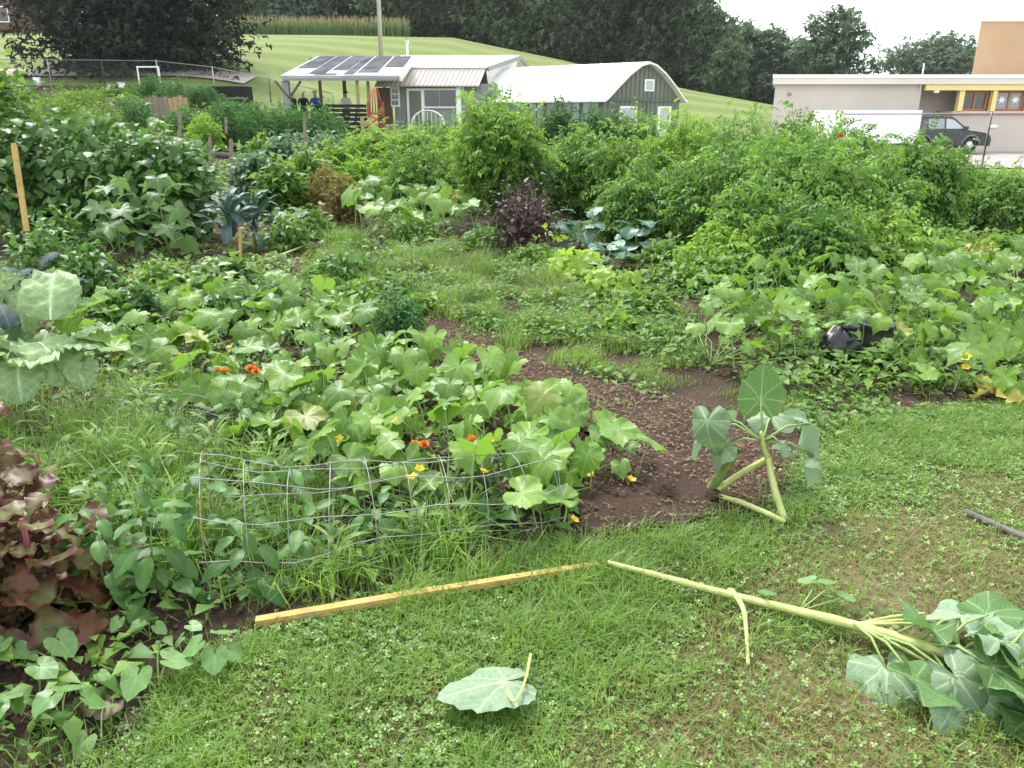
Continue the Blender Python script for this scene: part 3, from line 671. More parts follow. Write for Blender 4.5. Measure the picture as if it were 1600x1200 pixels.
copy_tree(h1, W(395, 112), 1.2, .9, 'green tree half hidden by the right side of the huge dark tree', UG)
tree('edge_tree', 'dark green tree at the far left edge behind the brick house', 'tree', W(-8, 86), 16, 6.5, .4, .4, ['forest'], 6000, .5, 52, lobes=30)
# tall grass on the crest
m = Mass(); n = 9000; gx_ = rng.uniform(-34, -11.5, n); gy_ = rng.uniform(91.5, 95, n); gh = rng.uniform(1.4, 2.7, n)
grass(m, gx_, gy_, terrain(gx_, gy_), gh, rng.uniform(.04, .09, n), rng, 0, None, .35)
k = rng.random(n) < .25; grass(m, gx_[k], gy_[k], terrain(gx_[k], gy_[k]) + gh[k] * .75, gh[k] * .28, np.full(k.sum(), .09), rng, 1, None, .3)
tag(m.build('tall_grass', ['corn', 'tassel']), 'band of tall grass with tan seed heads on the hill crest', 'grass')

# ================================================================== buildings behind the garden
def quad(mb, a, b, c, d, m=0): return mb.add([a, b, c, d], [(0, 1, 2, 3)], m)
# --- long cream building on the right
bx0 = A(1213, 120, 44).x; zb = -.6; zt = 3.55
b = thing('flat_roofed_building', 'long low cream building with flat roof and yellow-framed window band', 'building', (0, 0, 0))
MB().add([(x, y, z) for z in (zb, 3.118) for x, y in ((bx0, 44), (21.9, 44), (21.9, 47), (bx0 + 1.2, 47))], [(3, 2, 1, 0), (4, 5, 6, 7), (0, 1, 5, 4), (1, 2, 6, 5), (2, 3, 7, 6), (3, 0, 4, 7)]).build('wall', 'wall_cream', b)
back = MB().box(21.9, 60, 45.6, 47, zb, 3.12).build('wall', 'wall_cream', b); back['label'] = 'set-back wall under the roof overhang'
def skewbox(x0, x0b, x1, y0, y1, z0, z1): return MB().add([(x, y, z) for z in (z0, z1) for x, y in ((x0, y0), (x1, y0), (x1, y1), (x0b, y1))], [(3, 2, 1, 0), (4, 5, 6, 7), (0, 1, 5, 4), (1, 2, 6, 5), (2, 3, 7, 6), (3, 0, 4, 7)])
rf = skewbox(bx0 - .25, bx0 + 6.0, 60, 43.7, 62, 3.12, zt).build('roof', 'fascia_cream', b)
MB().box(bx0 - .28, 60, 43.66, 43.7, 3.42, zt + .05).build('roof_edge', 'white_trim', rf)
MB().box(22.0, 60, 43.78, 44.0, 2.82, 3.118).build('beam', 'yellow_paint', b)
px2x = lambda px, Y: A(px, 150, Y).x
for i, (p0, p1) in enumerate(((1497, 1505), (1549, 1556), (1606, 1613))):
    MB().box(px2x(p0, 44), px2x(p1, 44), 43.85, 44.15, 1.78, 2.82).build('post', 'yellow_paint', b)
lowx = px2x(1495, 44)
MB().box(lowx, 60, 44.05, 45.55, zb, 1.62).build('window_wall', 'wall_cream', b)
MB().box(lowx - .1, 60, 43.92, 45.57, 1.62, 1.78).build('sill', 'pink_sill', b)
for p0, p1 in ((1505, 1549), (1556, 1606), (1613, 1660)):
    x0, x1 = px2x(p0, 44) + .03, px2x(p1, 44) - .03; xm = (x0 + x1) / 2
    wn = MB().box(x0, x0 + .14, 44.2, 44.3, 1.79, 2.81).box(x1 - .14, x1, 44.2, 44.3, 1.79, 2.81).box(x0 + .14, x1 - .14, 44.2, 44.3, 1.79, 1.9).box(x0 + .14, x1 - .14, 44.2, 44.3, 2.7, 2.81).box(xm - .05, xm + .05, 44.19, 44.29, 1.9, 2.7).build('window', 'orange_frame', b)
    for a0, a1 in ((x0 + .14, xm - .05), (xm + .05, x1 - .14)):
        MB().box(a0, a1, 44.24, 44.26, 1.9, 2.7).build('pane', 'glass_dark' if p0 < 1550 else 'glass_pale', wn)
        if p0 > 1550 and p0 < 1610:
            mb = MB(); cx, cz = (a0 + a1) / 2, 2.35
            pts = [(cx + (.22 if j % 2 == 0 else .10) * math.cos(j * math.pi / 6), 44.225, cz + (.22 if j % 2 == 0 else .10) * math.sin(j * math.pi / 6)) for j in range(12)]
            mb.add(pts + [(p[0], 44.235, p[2]) for p in pts], [tuple(range(12))] + [(j, (j + 1) % 12, (j + 1) % 12 + 12, j + 12) for j in range(12)])
            mb.build('paper_flower', 'white_panel', wn)
MB().box(px2x(1466, 43.6) - .12, px2x(1466, 43.6) + .12, 43.8, 44.05, 2.7, 2.818).build('lamp', 'white_trim', b)
MB().box(px2x(1233, 44) - .08, px2x(1233, 44) + .08, 43.9, 43.99, 2.55, 2.7).build('wall_lamp', 'rusty', b)
sg = MB().box(px2x(1553, 44), px2x(1568, 44), 44.0, 44.04, .93, 1.08).build('notice', 'white_panel', b); sg['label'] = 'small pale notice on the wall below the windows'
MB().tube([(21.75, 43.9, 2.9), (21.75, 43.9, zt + .6)], .035).build('vent_pipe', 'white_metal', b)
tb = thing('brick_block', 'tall tan brick block rising behind the flat roof', 'building', (0, 0, 0))
xt = A(1533, 35, 52).x; skewbox(xt, xt + 4.6, 60, 52.0, 60, zt - .02, 7.0).build('wall', 'tan_block', tb)
skewbox(xt - .1, xt + 4.6, 60.1, 51.9, 60.1, 7.0, 7.12).build('parapet', 'fascia_cream', tb)

# --- arched-roof shed
p0 = Vector((4.25, 38.0)); wdv = Vector((.82, .57)); lnv = Vector((-.80, .60)); SW, SL = 5.0, 9.6; gz = -.25
def S(u, v, z): q = p0 + wdv * u + lnv * v; return (q.x, q.y, z)
s = thing('arched_shed', 'grey-green shed with arched white roof and small white gable window', 'shed', (0, 0, 0))
prof = [(0, 2.28), (SW * .12, 2.78), (SW * .27, 3.36), (SW * .40, 3.74), (SW * .5, 3.88), (SW * .60, 3.76), (SW * .73, 3.40), (SW * .88, 2.82), (SW, 2.28)]
mb = MB(); n = len(prof); mb.add([S(u, 0, z) for u, z in prof] + [S(0, 0, gz), S(SW, 0, gz)], [tuple(range(n)) + (n + 1, n)])
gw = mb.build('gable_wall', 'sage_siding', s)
for i in range(1, 18):
    u = SW * i / 18; zt_ = np.interp(u, [q[0] for q in prof], [q[1] for q in prof]) - .05
    MB().bar(S(u, -.02, gz), S(u, -.02, zt_), .035, .035, up=(0, 1, 0)).build('batten', 'sage_siding', gw)
MB().bar(S(0, -.03, 2.26), S(SW, -.03, 2.26), .05, .14).build('trim', 'sage_dark', gw)
MB().bar(S(SW * .55, -.03, gz), S(SW * .55, -.03, 2.18), .05, .05, up=(0, 1, 0)).build('trim', 'sage_dark', gw)
def wallrect(u0, u1, z0, z1, d, mat, nm, par):
    mb = MB(); a, b_, c, d_ = S(u0, -d, z0), S(u1, -d, z0), S(u1, -d, z1), S(u0, -d, z1); e = [S(u0, .02, z0), S(u1, .02, z0), S(u1, .02, z1), S(u0, .02, z1)]
    mb.add([a, b_, c, d_] + e, [(0, 1, 2, 3), (0, 4, 5, 1), (1, 5, 6, 2), (2, 6, 7, 3), (3, 7, 4, 0)]); return mb.build(nm, mat, par)
wn = wallrect(SW * .50, SW * .625, 2.66, 3.2, .06, 'white_trim', 'window', s); wallrect(SW * .52, SW * .605, 2.73, 3.13, .075, 'glass_sky', 'pane', wn)
for u0, u1 in ((.20, .42), (.70, .88)):
    dr = wallrect(SW * u0, SW * u1, gz, 1.98, .05, 'white_trim', 'door', s); wallrect(SW * (u0 + .03), SW * (u1 - .03), 1.0, 1.9, .065, 'glass_sky', 'pane', dr)
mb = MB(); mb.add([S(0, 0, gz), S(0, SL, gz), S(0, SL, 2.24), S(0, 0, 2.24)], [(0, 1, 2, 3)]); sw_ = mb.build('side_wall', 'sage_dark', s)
for i in range(9):
    v0 = .25 + i * 1.03; mb = MB(); mb.add([S(-.04, v0, .9), S(-.04, v0 + .82, .9), S(-.04, v0 + .82, 2.12), S(-.04, v0, 2.12)], [(0, 1, 2, 3)])
    wn = mb.build('window', 'glass_pale', sw_); MB().bar(S(-.05, v0 + .41, .9), S(-.05, v0 + .41, 2.12), .05, .05, up=(0, 1, 0)).build('mullion', 'sage_dark', wn)
mb = MB(); ov = .28; pr = [(-.22, 2.16)] + prof[:] + [(SW + .22, 2.16)]; n = len(pr)
up_ = lambda z: z + .08
mb.add([S(u, -ov, up_(z)) for u, z in pr] + [S(u, SL + ov, up_(z)) for u, z in pr] + [S(u, -ov, up_(z) - .09) for u, z in pr] + [S(u, SL + ov, up_(z) - .09) for u, z in pr],
       [(i, i + 1, n + i + 1, n + i) for i in range(n - 1)] + [(i + 2 * n, 3 * n + i, 3 * n + i + 1, 2 * n + i + 1) for i in range(n - 1)] + [(i, i + 2 * n, i + 1 + 2 * n, i + 1) for i in range(n - 1)] + [(0, n, 3 * n, 2 * n), (n - 1, 3 * n - 1, 4 * n - 1, 2 * n - 1)], 0, False)
rf = mb.build('roof', 'white_metal', s)
for i in range(1, 16):
    v = SL * i / 16; MB().tube([S(u, v, up_(z) + .012) for u, z in pr], .012, 4).build('seam', 'white_metal', rf)
# --- middle building with two-pitch roof
YM = 41.5; zg = tz(-3, YM) - .3
xa, xb = A(586, 133, YM).x, A(748, 133, YM).x
mbuild = thing('workshop_building', 'grey building with beige lower roof slope and white upper slope beside the pavilion', 'building', (0, 0, 0))
z0, z1, z2 = A(600, 134, YM).z, A(600, 106, YM + .7).z, A(600, 86, YM + 3.4).z
wl = MB().box(xa + .9, xb + .9, YM + .25, YM + 7, zg, z0 + .1).build('wall', 'grey_siding', mbuild)
for i in range(22): MB().box(xa + 1 + i * .27, xa + 1.03 + i * .27, YM + .22, YM + .25, zg, z0 + .05).build('batten', 'grey_siding', wl)
mb = MB(); quad(mb, (xa, YM - .15, z0), (xb, YM - .15, z0), (xb + .35, YM + .7, z1), (xa + .35, YM + .7, z1)); quad(mb, (xa, YM - .1, z0 - .06), (xa + .35, YM + .74, z1 - .06), (xb + .35, YM + .74, z1 - .06), (xb, YM - .1, z0 - .06)); quad(mb, (xa, YM - .15, z0), (xa, YM - .1, z0 - .06), (xb, YM - .1, z0 - .06), (xb, YM - .15, z0))
lr = mb.build('lower_roof', 'beige_metal', mbuild)
for i in range(1, 24):
    t = i / 24; MB().bar((xa + (xb - xa) * t, YM - .17, z0 + .02), (xa + .35 + (xb - xa) * t, YM + .68, z1 + .02), .04, .03).build('seam', 'beige_metal', lr)
mb = MB(); quad(mb, (xa + .3, YM + .6, z1 + .06), (xb + .42, YM + .6, z1 + .06), (xb + 2.1, YM + 3.6, z2), (xa + .9, YM + 3.6, z2)); quad(mb, (xa + .9, YM + 3.6, z2), (xb + 2.1, YM + 3.6, z2), (xb + 2.9, YM + 6.8, z1 + .06), (xa + .9, YM + 6.8, z1 + .06))
quad(mb, (xa + .3, YM + .6, z1 - .02), (xb + .42, YM + .6, z1 - .02), (xb + .42, YM + .6, z1 + .06), (xa + .3, YM + .6, z1 + .06)); mb.build('upper_roof', 'white_metal', mbuild)
MB().bar((xb + .46, YM + .62, z1 - .06), (xb + 2.14, YM + 3.62, z2 - .10), .10, .20).bar((xb + 2.14, YM + 3.62, z2 - .10), (xb + 2.95, YM + 6.8, z1 - .06), .10, .20).build('rake_board', 'grey_siding', mbuild)
mb = MB(); mb.add([(xb + .36, YM + .66, z1 - .1), (xb + .9, YM + .26, zg), (xb + .9, YM + 6.8, zg), (xb + 2.0, YM + 3.6, z2 - .15)], [(0, 1, 2, 3)]); mb.build('end_wall', 'white_metal', mbuild)
def mrect(p0_, p1_, y0_, y1_, d, mat, nm, par):
    a_, c_ = A(p0_, y1_, YM + .25), A(p1_, y0_, YM + .25); return MB().box(a_.x, c_.x, YM + .25 - d, YM + .249, max(a_.z, zg), c_.z).build(nm, mat, par)
dr = mrect(638, 662, 138, 205, .10, 'white_trim', 'door_frame', mbuild); mrect(642, 658, 142, 205, .13, 'sage_siding', 'door', dr)
wn = mrect(661.5, 716, 138, 169, .08, 'white_trim', 'window', mbuild); mrect(664, 686, 141, 166, .11, 'glass_dark', 'pane', wn); mrect(687.5, 712, 141, 166, .11, 'glass_dark', 'pane', wn)
mrect(592, 612, 137, 205, .06, 'brown_wood', 'wood_panel', mbuild)
wn = mrect(611.5, 624, 136, 167, .10, 'white_trim', 'small_window', mbuild)
for i in range(2):
    for j in range(3): mrect(613 + i * 5.2, 617 + i * 5.2, 139 + j * 9, 146 + j * 9, .12, 'glass_dark', 'pane', wn)
mrect(714, 720, 135, 205, .14, 'white_trim', 'corner_board', mbuild)
# --- open pavilion
YP = 38.5; pv = thing('open_pavilion', 'open timber pavilion with dark streaked metal roof, people seated beneath', 'pavilion', (0, 0, 0))
e0, e1 = A(438, 118, YP), A(624, 119, YP); r0, r1 = A(508, 91, YP + 5), A(634, 86, YP + 5); ez = e0.z; rz_ = r0.z + .1
mb = MB(); th = .10; T = [(e0.x, YP, ez), (e1.x, YP, ez), (r1.x + .4, YP + 5, rz_), (r0.x - .4, YP + 5, rz_)]
mb.add(T + [(p[0], p[1], p[2] - th) for p in T], [(0, 1, 2, 3), (7, 6, 5, 4), (0, 4, 5, 1), (1, 5, 6, 2), (2, 6, 7, 3), (3, 7, 4, 0)]); rf = mb.build('roof', 'panel_light', pv)
P4 = lambda u, v, d=0: Vector(T[0]) * (1 - u) * (1 - v) + Vector(T[1]) * u * (1 - v) + Vector(T[2]) * u * v + Vector(T[3]) * (1 - u) * v + Vector((0, 0, d))
for u0, u1, v0, v1 in ((.03, .20, .35, .99), (.215, .35, .06, .99), (.37, .51, .25, .99), (.52, .60, .05, .97), (.62, .79, .14, .99), (.81, .98, .40, .99), (.28, .46, .02, .09)):
    mb = MB(); c = [P4(u0, v0, .015), P4(u1, v0, .015), P4(u1, v1, .015), P4(u0, v1, .015)]; mb.add(c + [q - Vector((0, 0, .012)) for q in c], [(0, 1, 2, 3), (0, 4, 5, 1), (1, 5, 6, 2), (3, 2, 6, 7), (0, 3, 7, 4)]); mb.build('roof_panel', 'panel_dark', rf)
fz = A(530, 126, YP).z
MB().box(e0.x + .1, e1.x - .05, YP - .05, YP + .05, fz, ez - .11).build('fascia', 'grey_siding', pv)
MB().bar((e1.x + .05, YP - .02, ez - .12), (r1.x + .45, YP + 5, rz_ - .12), .10, .26).build('rake_board', 'white_metal', pv)
zgp = tz(-8, YP + 1) - .2
for px, dy, wd, mt in ((446, .1, .30, 'grey_siding'), (558, .1, .13, 'tan_wood'), (575, .5, .13, 'tan_wood'), (500, 4.6, .14, 'brown_wood'), (538, 4.6, .16, 'brown_wood'), (600, 4.6, .14, 'tan_wood')):
    q = A(px, 140, YP + dy); MB().box(q.x - wd / 2, q.x + wd / 2, q.y, q.y + wd, zgp, fz if dy < 1 else rz_ - .12).build('post', mt, pv)
for px, dy in ((450, .12), (538, 4.58)):
    q = A(px, 128, YP + dy); zz = fz if dy < 1 else rz_ - .3
    for sg_ in (-1, 1): MB().bar((q.x, q.y, zz - .75), (q.x + sg_ * .6, q.y, zz - .02), .09, .09).build('brace', 'brown_wood', pv)
MB().box(e0.x + .3, e1.x - .2, YP + 4.6, YP + 4.75, rz_ - .35, rz_ - .13).build('beam', 'brown_wood', pv)
# seated people under the pavilion
def person(label, loc, rz, shirt, hair, lean=.1):
    t = thing('person', label, 'person', loc, rz)
    J = [((0, 0, .50), .15), ((0, .02 + lean * .3, .72), .14), ((0, .02 + lean, .98), .155), ((0, .03 + lean, 1.10), .055), ((0, .05 + lean, 1.20), .085), ((0, .05 + lean, 1.30), .085),
         ((.19, .03 + lean, 1.00), .06), ((.25, .12 + lean, .78), .05), ((.14, .34 + lean, .70), .038), ((-.19, .03 + lean, 1.00), .06), ((-.25, .12 + lean, .78), .05), ((-.14, .34 + lean, .70), .038),
         ((.11, .05, .50), .09), ((.13, .45, .50), .07), ((.13, .48, .08), .045), ((.13, .60, .04), .04), ((-.11, .05, .50), .09), ((-.13, .45, .50), .07), ((-.13, .48, .08), .045), ((-.13, .60, .04), .04)]
    Ed = [(0, 1), (1, 2), (2, 3), (3, 4), (4, 5), (2, 6), (6, 7), (7, 8), (2, 9), (9, 10), (10, 11), (0, 12), (12, 13), (13, 14), (14, 15), (0, 16), (16, 17), (17, 18), (18, 19)]
    me = bpy.data.meshes.new('body'); me.from_pydata([j[0] for j in J], Ed, []); o = link('body', me)
    mo = o.modifiers.new('skin', 'SKIN'); o.modifiers.new('sub', 'SUBSURF').levels = 1
    for i, j in enumerate(J): me.skin_vertices[0].data[i].radius = (j[1], j[1])
    me.skin_vertices[0].data[0].use_root = True
    bpy.context.view_layer.update(); ev = o.evaluated_get(bpy.context.evaluated_depsgraph_get()); nm = bpy.data.meshes.new_from_object(ev)
    bpy.data.objects.remove(o); nm.name = 'body'
    for m_ in (shirt, 'skin', 'denim'): nm.materials.append(MATS[m_])
    for p in nm.polygons:
        c = p.center; p.use_smooth = True
        p.material_index = 1 if (c.z > 1.06 or (abs(c.x) < .2 and c.y > .30 + lean and .62 < c.z < .80)) else (2 if c.z < .58 else 0)
    ob = link('body', nm, t)
    m_ = Mass(); mound(m_, [leaflet(.06, .05, .3)], 160, (0, .03 + lean, 1.31), (.10, .11, .10), np.random.default_rng(5), .85, .05, 0, (.8, 1.1), .4, .0); m_.build('hair', [hair], t, None)
    return t
for px, Y, rz, sh, hr, lab in ((459, 40.6, 2.6, 'cloth_black', 'hair_white', 'white-haired person in black top seated by the wide grey pavilion post'), (473, 40.9, 3.4, 'cloth_black', 'hair_white', 'person in black top and pale hat seated second from the wide grey post'), (493, 40.4, 3.1, 'cloth_blue', 'hair_white', 'person in bright blue shirt seated at the pavilion table'), (540, 41.6, 3.3, 'cloth_white', 'bark', 'person in white top at the back of the pavilion')):
    q = A(px, 148, Y); person(lab, (q.x, Y, q.z - 1.22), rz, sh, hr)
q = A(500, 175, 40.0); tb_ = thing('picnic_table', 'dark picnic table beneath the pavilion roof', 'table', (q.x + .9, 40.0, tz(q.x, 40) + .1))
MB().box(-1.3, 1.3, -.4, .4, .70, .76).build('top', 'black_fabric', tb_)
for sx in (-1, 1): MB().bar((sx * .9, -.5, 0), (sx * .9, .25, .70), .08).bar((sx * .9 + .081, .5, 0), (sx * .9 + .081, -.25, .70), .08).build('leg', 'black_fabric', tb_)
q = A(545, 178, 37.6); bn = thing('dark_bin', 'dark slatted compost bin in front of the pavilion posts', 'bin', (q.x, 37.6, tz(q.x, 37.6)))
for i in range(7): MB().box(-.95, .75, -.5, -.45, .05 + i * .19, .19 + i * .19).box(-.95, -.9, -.45, .5, .05 + i * .19, .19 + i * .19).box(.7, .75, -.45, .5, .05 + i * .19, .19 + i * .19).build('slat', 'black_fabric', bn)
# red frame implement, railing, arch trellis
q = A(588, 190, 37.0); rd = thing('red_implement', 'red tined metal implement standing before the workshop corner', 'implement', (q.x, 37.0, tz(q.x, 37) + .15))
MB().bar((-.35, 0, .5), (.35, 0, .5), .07).bar((-.35, 0, 1.0), (.35, 0, 1.0), .07).bar((-.35, 0, 0), (-.35, 0, 1.5), .07).bar((.35, 0, 0), (.35, 0, 1.5), .07).bar((-.35, .02, .5), (.35, .02, 1.0), .05).bar((.35, -.02, .5), (-.35, -.02, 1.0), .05).build('frame', 'red_paint', rd)
for i in range(5): MB().tube([(-.28 + i * .14, 0, 1.0), (-.26 + i * .12, .05, 1.6), (-.1 + i * .05, .1, 2.1)], [.03, .025, .015], 5).build('tine', 'red_paint', rd)
def rail(label, px0, px1, Y, ztop, mat, plank):
    a_, b_ = A(px0, 190, Y), A(px1, 190, Y); z_ = tz((a_.x + b_.x) / 2, Y)
    t = thing('wooden_railing', label, 'railing', ((a_.x + b_.x) / 2, Y, z_)); h_ = (b_.x - a_.x) / 2
    for sx in (-1, 1): MB().box(sx * h_ - .07, sx * h_ + .07, -.07, .07, -.1, ztop).build('post', mat, t)
    MB().bar((-h_, -.085, ztop * .72), (h_, -.085, ztop * .78), .03, .14).build('rail', plank, t); MB().bar((-h_, -.085, ztop * .3), (h_, -.085, ztop * .3), .03, .14).build('rail', plank, t)
rail('short tan wooden railing left of the red implement', 566, 578, 36.6, .95, 'tan_wood', 'tan_wood')
rail('weathered wooden railing between the red implement and the white door', 598, 625, 36.6, .85, 'brown_wood', 'grey_wood')
q = A(589, 193, 36.2); bnc = thing('plank_bench', 'orange plank bench in front of the red implement', 'bench', (q.x, 36.2, tz(q.x, 36.2)))
MB().box(-.45, .45, -.15, .15, .52, .58).build('seat', 'stake_wood', bnc)
for sx in (-1, 1): MB().box(sx * .35 - .04, sx * .35 + .04, -.12, .12, 0, .52).build('leg', 'tan_wood', bnc)
q = A(668, 190, 38.6); ar = thing('white_trellis', 'white arched metal trellis with climbing plant by the workshop door', 'trellis', (q.x, 38.6, tz(q.x, 38.6)))
for y_ in (0, .5): MB().tube([(-.75, y_, 0), (-.75, y_, 1.0)] + [(-.75 * math.cos(a_), y_, 1.0 + .55 * math.sin(a_)) for a_ in np.linspace(.2, 2.94, 9)] + [(.75, y_, 1.0), (.75, y_, 0)], .025, 5).build('hoop', 'white_metal', ar)
for i in range(7): MB().bar((-.6 + i * .2, 0, .1), (-.6 + i * .2, 0, 1.3 + .2 * math.sin(i / 6 * math.pi)), .02).build('bar', 'white_metal', ar)
m = Mass(); mound(m, T_OVAL, 500, (0, .1, .7), (.7, .3, .8), rng, .3, .3, 0, (1, 1.8)); m.build('foliage', ['weed'], ar)
# poles
q = W(600, 62); up = thing('utility_pole', 'tall pale utility pole behind the pavilion', 'pole', q); MB().tube([(0, 0, -.3), (.05, 0, 6), (.15, 0, 14)], [.17, .15, .11], 8).build('shaft', 'pole_wood', up); MB().bar((-1, 0, 13), (1.2, 0, 13), .12).build('crossarm', 'pole_wood', up)
q = A(637, 90, 45.5); vp = thing('service_mast', 'thin white service mast above the workshop roof', 'mast', (q.x, 45.5, 3.2)); MB().tube([(0, 0, 0), (0, 0, 2.1)], .05, 6).build('shaft', 'white_metal', vp); MB().tube([(-.06, 0, 2.05), (-.05, 0, 2.2), (.06, 0, 2.2), (.07, 0, 2.0)], .035, 5).build('cap', 'white_metal', vp); MB().tube([(0, 0, 2.1), (-.25, 0, 3.6), (-.6, 0, 7)], .012, 4).build('wire', 'rubber', vp)
# brick house at the left edge
hq = W(22, 80); hs = thing('brick_house', 'red brick house glimpsed behind the left side of the huge dark tree', 'house', hq)
MB().box(-5, 4, 0, 7, -1, 3.3).build('wall', 'brick_far', hs); rf = MB().prism([(-5.4, 3.3), (4.4, 3.3), (-.5, 6.0)], -.4, 7.4).build('roof', 'roof_far', hs); MB().box(1.5, 2.2, 3, 3.7, 4.2, 6.2).build('chimney', 'white_trim', rf)
wn = MB().box(-.2, 1.4, -.05, .02, .9, 2.3).build('window', 'white_trim', hs); MB().box(-.1, 1.3, -.07, -.03, 1.0, 2.2).build('pane', 'glass_dark', wn)

# ------------------------------------------------------------------ fences
def chain_fence(label, pts, hgt, step, name='chain_link_fence'):
    t = thing(name, label, 'fence', (0, 0, 0)); L = 0; posts = []; mw = MB()
    for (xa_, ya_), (xb_, yb_) in zip(pts[:-1], pts[1:]):
        ln = math.hypot(xb_ - xa_, yb_ - ya_); k_ = max(1, int(ln / step))
        for i in range(k_ + 1):
            f = i / k_; x, y = xa_ + (xb_ - xa_) * f, ya_ + (yb_ - ya_) * f; posts.append((x, y))
        P_ = lambda f, h: (xa_ + (xb_ - xa_) * f, ya_ + (yb_ - ya_) * f, tz(xa_ + (xb_ - xa_) * f, ya_ + (yb_ - ya_) * f) + h)
        nw = int(ln / .14)
        for i in range(-int(hgt / .14), nw):
            for sg_ in (0, 1):
                f0, f1 = i * .14 / ln, (i * .14 + hgt) / ln; h0, h1 = (0.03, hgt) if sg_ else (hgt, .03)
                if f0 < 0: h0 = h0 + (h1 - h0) * (-f0) / (f1 - f0); f0 = 0
                if f1 > 1: h1 = h0 + (h1 - h0) * (1 - f0) / (f1 - f0); f1 = 1
                mw.tube([P_(f0, h0), P_(f1, h1)], .0017, 3, cap=False)
    for x, y in posts: MB().tube([(x, y, tz(x, y) - .05), (x, y, tz(x, y) + hgt + .05)], .032, 6).build('post', 'post_metal', t)
    MB().tube([(x, y, tz(x, y) + hgt) for x, y in posts], .022, 5).build('top_rail', 'galv', t)
    o = mw.build('wire_mesh', 'galv', t); o['kind'] = 'stuff'
    return t
chain_fence('tall chain-link fence in front of the car park', [(11.2, 27.5), (15.3, 26), (24, 25.0)], 1.75, 3.9)
chain_fence('low chain-link fence between the gardens and the gravel road', [(-31, 45.2), (-22, 44.6), (-13, 44.2), (-9.6, 44.0)], 1.2, 2.9)
chain_fence('chain-link fence running from the shed along the mown slope', [(9.3, 42.5), (14.5, 43.0)], 1.3, 2.6)

# ------------------------------------------------------------------ vehicles
def wheel(parent, x, y, r=.37, wd=.24, sg_=-1):
    t = MB(); n = 20; prof_ = [(r * .62, -wd / 2), (r * .95, -wd / 2), (r, -wd / 2 + .04), (r, wd / 2 - .04), (r * .95, wd / 2), (r * .62, wd / 2)]
    V = [(q * math.cos(a_), yy, q * math.sin(a_)) for q, yy in prof_ for a_ in np.linspace(0, 2 * math.pi, n, False)]
    F = [(i * n + j, i * n + (j + 1) % n, (i + 1) * n + (j + 1) % n, (i + 1) * n + j) for i in range(5) for j in range(n)]
    wh = t.add(V, F, 0, True).build('wheel', 'rubber', parent, (x, y, r))
    rb = MB(); n2 = 20
    V = [(r * .63 * math.cos(a_), sg_ * .06, r * .63 * math.sin(a_)) for a_ in np.linspace(0, 2 * math.pi, n2, False)] + [(0, sg_ * .10, 0)]
    rb.add(V, [(j, (j + 1) % n2, n2) for j in range(n2)], 0)
    for k_ in range(5):
        a_ = k_ * 2 * math.pi / 5; rb.bar((0, sg_ * .115, 0), (r * .6 * math.cos(a_), sg_ * .09, r * .6 * math.sin(a_)), .07, .03, up=(0, 1, 0))
    rb.build('rim', 'chrome', wh)
    return wh
fwx, rwx = A(1526, 230, 41).x, A(1447, 230, 41).x; cx = (fwx + rwx) / 2; wb = (fwx - rwx)
suv = thing('parked_car', 'dark grey sport utility car parked by the cream building', 'car', (cx - .3, 41.9, tz(cx, 41) + .06))
suv.scale = (.94, 1, 1.04)
body = bpy.data.meshes.new('body')
side = [(-2.30, .42), (-2.36, .75), (-2.32, 1.08), (-2.22, 1.12), (1.02, 1.12), (1.20, 1.09), (2.0, .98), (2.28, .86), (2.38, .66), (2.36, .38)]
arch = lambda c, r: [(c + r * math.cos(a_), .37 + r * math.sin(a_)) for a_ in np.linspace(0.02, math.pi - .02, 9)]
low = side + arch(wb / 2, .46) + arch(-wb / 2, .46)
mb = MB(); n = len(low)
V = [(x, -.93 if z < 1.0 else -.88, z) for x, z in low] + [(x, .93 if z < 1.0 else .88, z) for x, z in low]
mb.add(V, [tuple(range(n)), tuple(reversed(range(n, 2 * n)))] + [(i, i + n, (i + 1) % n + n, (i + 1) % n) for i in range(n)])
bd = mb.build('body', 'car_paint', suv)
mb = MB(); lo = [(-2.24, 1.10), (1.12, 1.10)]; hi = [(-2.02, 1.62), (-1.7, 1.72), (-.4, 1.75), (.25, 1.69)]
pr_ = [lo[0]] + hi + [lo[1]]; n = len(pr_); wy = lambda z: .88 - (z - 1.1) * .28
mb.add([(x, -wy(z), z) for x, z in pr_] + [(x, wy(z), z) for x, z in pr_], [tuple(range(n)), tuple(reversed(range(n, 2 * n)))] + [(i, i + n, (i + 1) % n + n, (i + 1) % n) for i in range(n)])
mb.build('cabin', 'car_paint', suv)
def side_win(pts, mat):
    mb = MB(); mb.add([(x, -wy(z) - .012, z) for x, z in pts] + [(x, -wy(z) + .01, z) for x, z in pts], [tuple(range(len(pts)))] + [(i, i + len(pts), (i + 1) % len(pts) + len(pts), (i + 1) % len(pts)) for i in range(len(pts))]); mb.build('side_window', mat, suv)
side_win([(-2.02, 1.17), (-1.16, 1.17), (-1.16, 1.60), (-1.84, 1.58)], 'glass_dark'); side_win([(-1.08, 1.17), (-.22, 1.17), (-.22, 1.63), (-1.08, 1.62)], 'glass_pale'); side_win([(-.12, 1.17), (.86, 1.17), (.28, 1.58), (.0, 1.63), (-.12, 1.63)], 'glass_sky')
mb = MB(); mb.add([(1.08, -.78, 1.14), (1.08, .78, 1.14), (.30, .68, 1.665), (.30, -.68, 1.665)], [(0, 1, 2, 3)]); o = mb.build('windscreen', 'glass_sky', suv); o.location = (.02, 0, .012)
